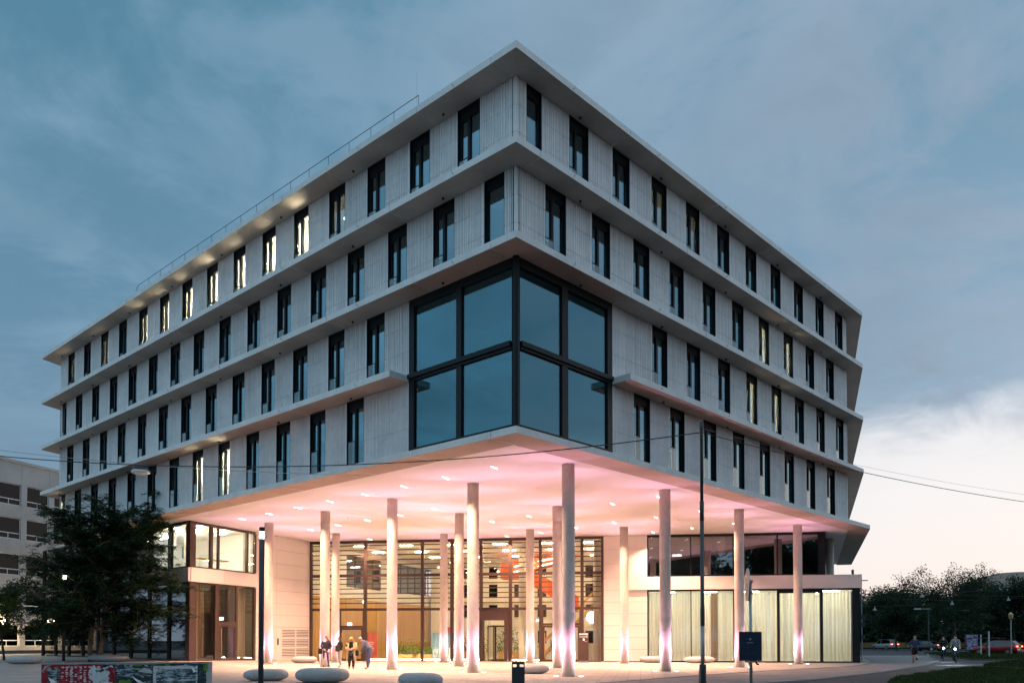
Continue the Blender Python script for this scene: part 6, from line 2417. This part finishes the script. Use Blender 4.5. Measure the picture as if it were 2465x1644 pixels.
def car(loc, rz, col, lab, L=4.4, Wd=1.8, Hh=1.5, hatch=True, warm=True):
    M = Matrix.Translation((loc[0], loc[1], -0.03)) @ Matrix.Rotation(rz, 4, 'Z')
    o = empty('car', (loc[0], loc[1], -0.03), rz)
    tag(o, lab, 'car', 'cars on the road')
    hl = L / 2
    # stations along x (front +): x, bottom, belt, half width
    S = [(hl, .34, .58, .62), (hl - .12, .26, .70, .80), (hl - .6, .22, .82, .88), (hl - 1.15, .20, .92, .90), (0.2, .20, .95, .91), (-.9, .20, .97, .91), (-hl + .65, .22, 1.0, .89), (-hl + .15, .26, 1.0 if hatch else .96, .84), (-hl, .34, .88, .74)]
    V, F = [], []
    for x, zb_, zt_, hw_ in S:
        hw_ *= Wd / 1.82
        pr = [(hw_ * .80, zb_), (hw_ * .98, zb_ + .12), (hw_, (zb_ + zt_) / 2), (hw_ * .97, zt_ - .08), (hw_ * .88, zt_), (0, zt_ + .02)]
        sec = [(x, y, z) for y, z in pr] + [(x, -y, z) for y, z in pr[-2::-1]]
        V += sec
    n = 11
    for i in range(len(S) - 1):
        for k in range(n - 1):
            F.append((i * n + k, i * n + k + 1, (i + 1) * n + k + 1, (i + 1) * n + k))
        F.append((i * n + n - 1, i * n, (i + 1) * n, (i + 1) * n + n - 1))
    F.append(tuple(range(n)))
    F.append(tuple((len(S) - 1) * n + k for k in range(n - 1, -1, -1)))
    MB().add(V, F).build('body', col, o, M, True)
    # cabin
    rear = -hl + (.12 if hatch else .75)
    rearr = -hl + (.55 if hatch else 1.35)
    C = [(hl - 1.05, .90, .80), (hl - 1.85, Hh - .04, .62), (.0, Hh, .64), (rearr, Hh - .05, .60), (rear, 1.0, .72)]
    V, F = [], []
    for i, (x, z, hw_) in enumerate(C):
        hw_ *= Wd / 1.82
        V += [(x, hw_, z), (x, -hw_, z)]
    base = [(hl - 1.05, .80), (hl - 1.85, .82), (0, .83), (rearr, .81), (rear, .74)]
    gV = []
    for x, hw_ in base:
        hw_ *= Wd / 1.82
        gV += [(x, hw_, .93), (x, -hw_, .93)]
    b = MB().add(V + gV, [])
    b.add([], [])
    fs = [(0, 1, 3, 2), (6, 7, 9, 8)]                       # windscreen, rear window
    for i in range(4):
        fs.append((2 * i, 2 * i + 2, 10 + 2 * i + 2, 10 + 2 * i))
        fs.append((2 * i + 1, 10 + 2 * i + 1, 10 + 2 * i + 3, 2 * i + 3))
    b.f = fs
    b.m = [0] * len(fs)
    b.build('windows', 'glass_car', o, M)
    r = MB()
    rv_ = [V[2], V[3], V[5], V[7], V[6], V[4]]
    r.extrude([(x, y * 1.01, z + .002) for x, y, z in rv_], (0, 0, .025))
    for i, j in ((0, 2), (1, 3), (6, 8), (7, 9)):
        r.tube([V[i], V[j]], .035, 6)
    for sg in (0, 1):
        r.tube([V[4 + sg], gV[4 + sg]], .03, 6)
    r.build('roof', col, o, M)
    for x in (hl - .85, -hl + .85):
        for sg in (-1, 1):
            y = sg * (Wd / 2 - .10)
            wl_ = MB()
            pts = [(x + .31 * math.cos(a), y - .1, .31 + .31 * math.sin(a)) for a in [2 * math.pi * k / 20 for k in range(20)]]
            wl_.extrude(pts, (0, .2, 0))
            wo_ = wl_.build('wheel', 'rubber', o, M)
            pts = [(x + .19 * math.cos(a), y + sg * .105, .31 + .19 * math.sin(a)) for a in [2 * math.pi * k / 16 for k in range(16)]]
            MB().extrude(pts, (0, -.03 * sg, 0)).build('rim', 'steel', wo_, M)
    for sg in (-1, 1):
        MB().box(-hl - .005, -hl + .16, sg * .60 - .15, sg * .60 + .15, .80, .93).build('tail_light', 'tail', o, M)
        MB().box(-hl - .012, -hl - .006, sg * .56 - .05, sg * .56 + .05, .84, .90).build('brake_light', 'tail_warm', o, M)
        MB().box(hl - .22, hl - .02, sg * .60 - .14, sg * .60 + .14, .58, .70).build('headlight', 'lampwhite', o, M)
        MB().box(hl - 1.55, hl - 1.4, sg * (Wd / 2 + .02) - .06, sg * (Wd / 2 + .02) + .06, .92, 1.04).build('mirror', col, o, M)
    MB().box(-hl - .02, -hl + .01, -.26, .26, .66, .77).build('number_plate', 'white_paint', o, M)
    MB().box(-hl - .06, -hl + .1, -.80 * Wd / 1.82, .80 * Wd / 1.82, .36, .56).build('bumper', col, o, M)
    return o


paint('car_silver', (.42, .45, .47)); paint('car_black', (.012, .013, .016)); paint('car_red', (.28, .012, .015)); paint('car_grey', (.06, .07, .08))
car((61.2, 133.0), rad(106), 'car_silver', 'silver estate car with glowing tail lights on the far road', 4.6, 1.85, 1.62)
car((57.2, 112.0), rad(118), 'car_black', 'black saloon car behind the jogger', 4.6, 1.82, 1.42, False)
car((51.4, 86.0), rad(128), 'car_red', 'red car at the right edge behind the lantern post', 4.5, 1.82, 1.48)
tk = empty('truck', (85.2, 195, 0), rad(60))
tag(tk, 'small truck with a reddish box seen from behind by the building corner', 'truck')
ft_ = Fr((85.2, 195), (1, 0.2))
MB().box(-1.2, 1.2, 0, 5, 0.95, 2.9, ft_).build('box_body', 'terracotta', tk)
MB().box(-1.15, 1.15, 5.1, 7.0, 0.7, 2.7, ft_).build('cab', 'white_paint', tk)
MB().box(-1.0, 1.0, 0.1, 6.8, 0.55, 0.94, ft_).build('chassis', 'black', tk)
for s in (-0.95, 0.95):
    for t in (1.0, 5.9):
        pts = [ft_.p(s - .15, t + .45 * math.cos(a), .45 + .45 * math.sin(a)) for a in [2 * math.pi * k / 16 for k in range(16)]]
        v = ft_.p(.3, 0, 0); w0_ = ft_.p(0, 0, 0)
        MB().extrude(pts, (v[0] - w0_[0], v[1] - w0_[1], 0)).build('wheel', 'rubber', tk)
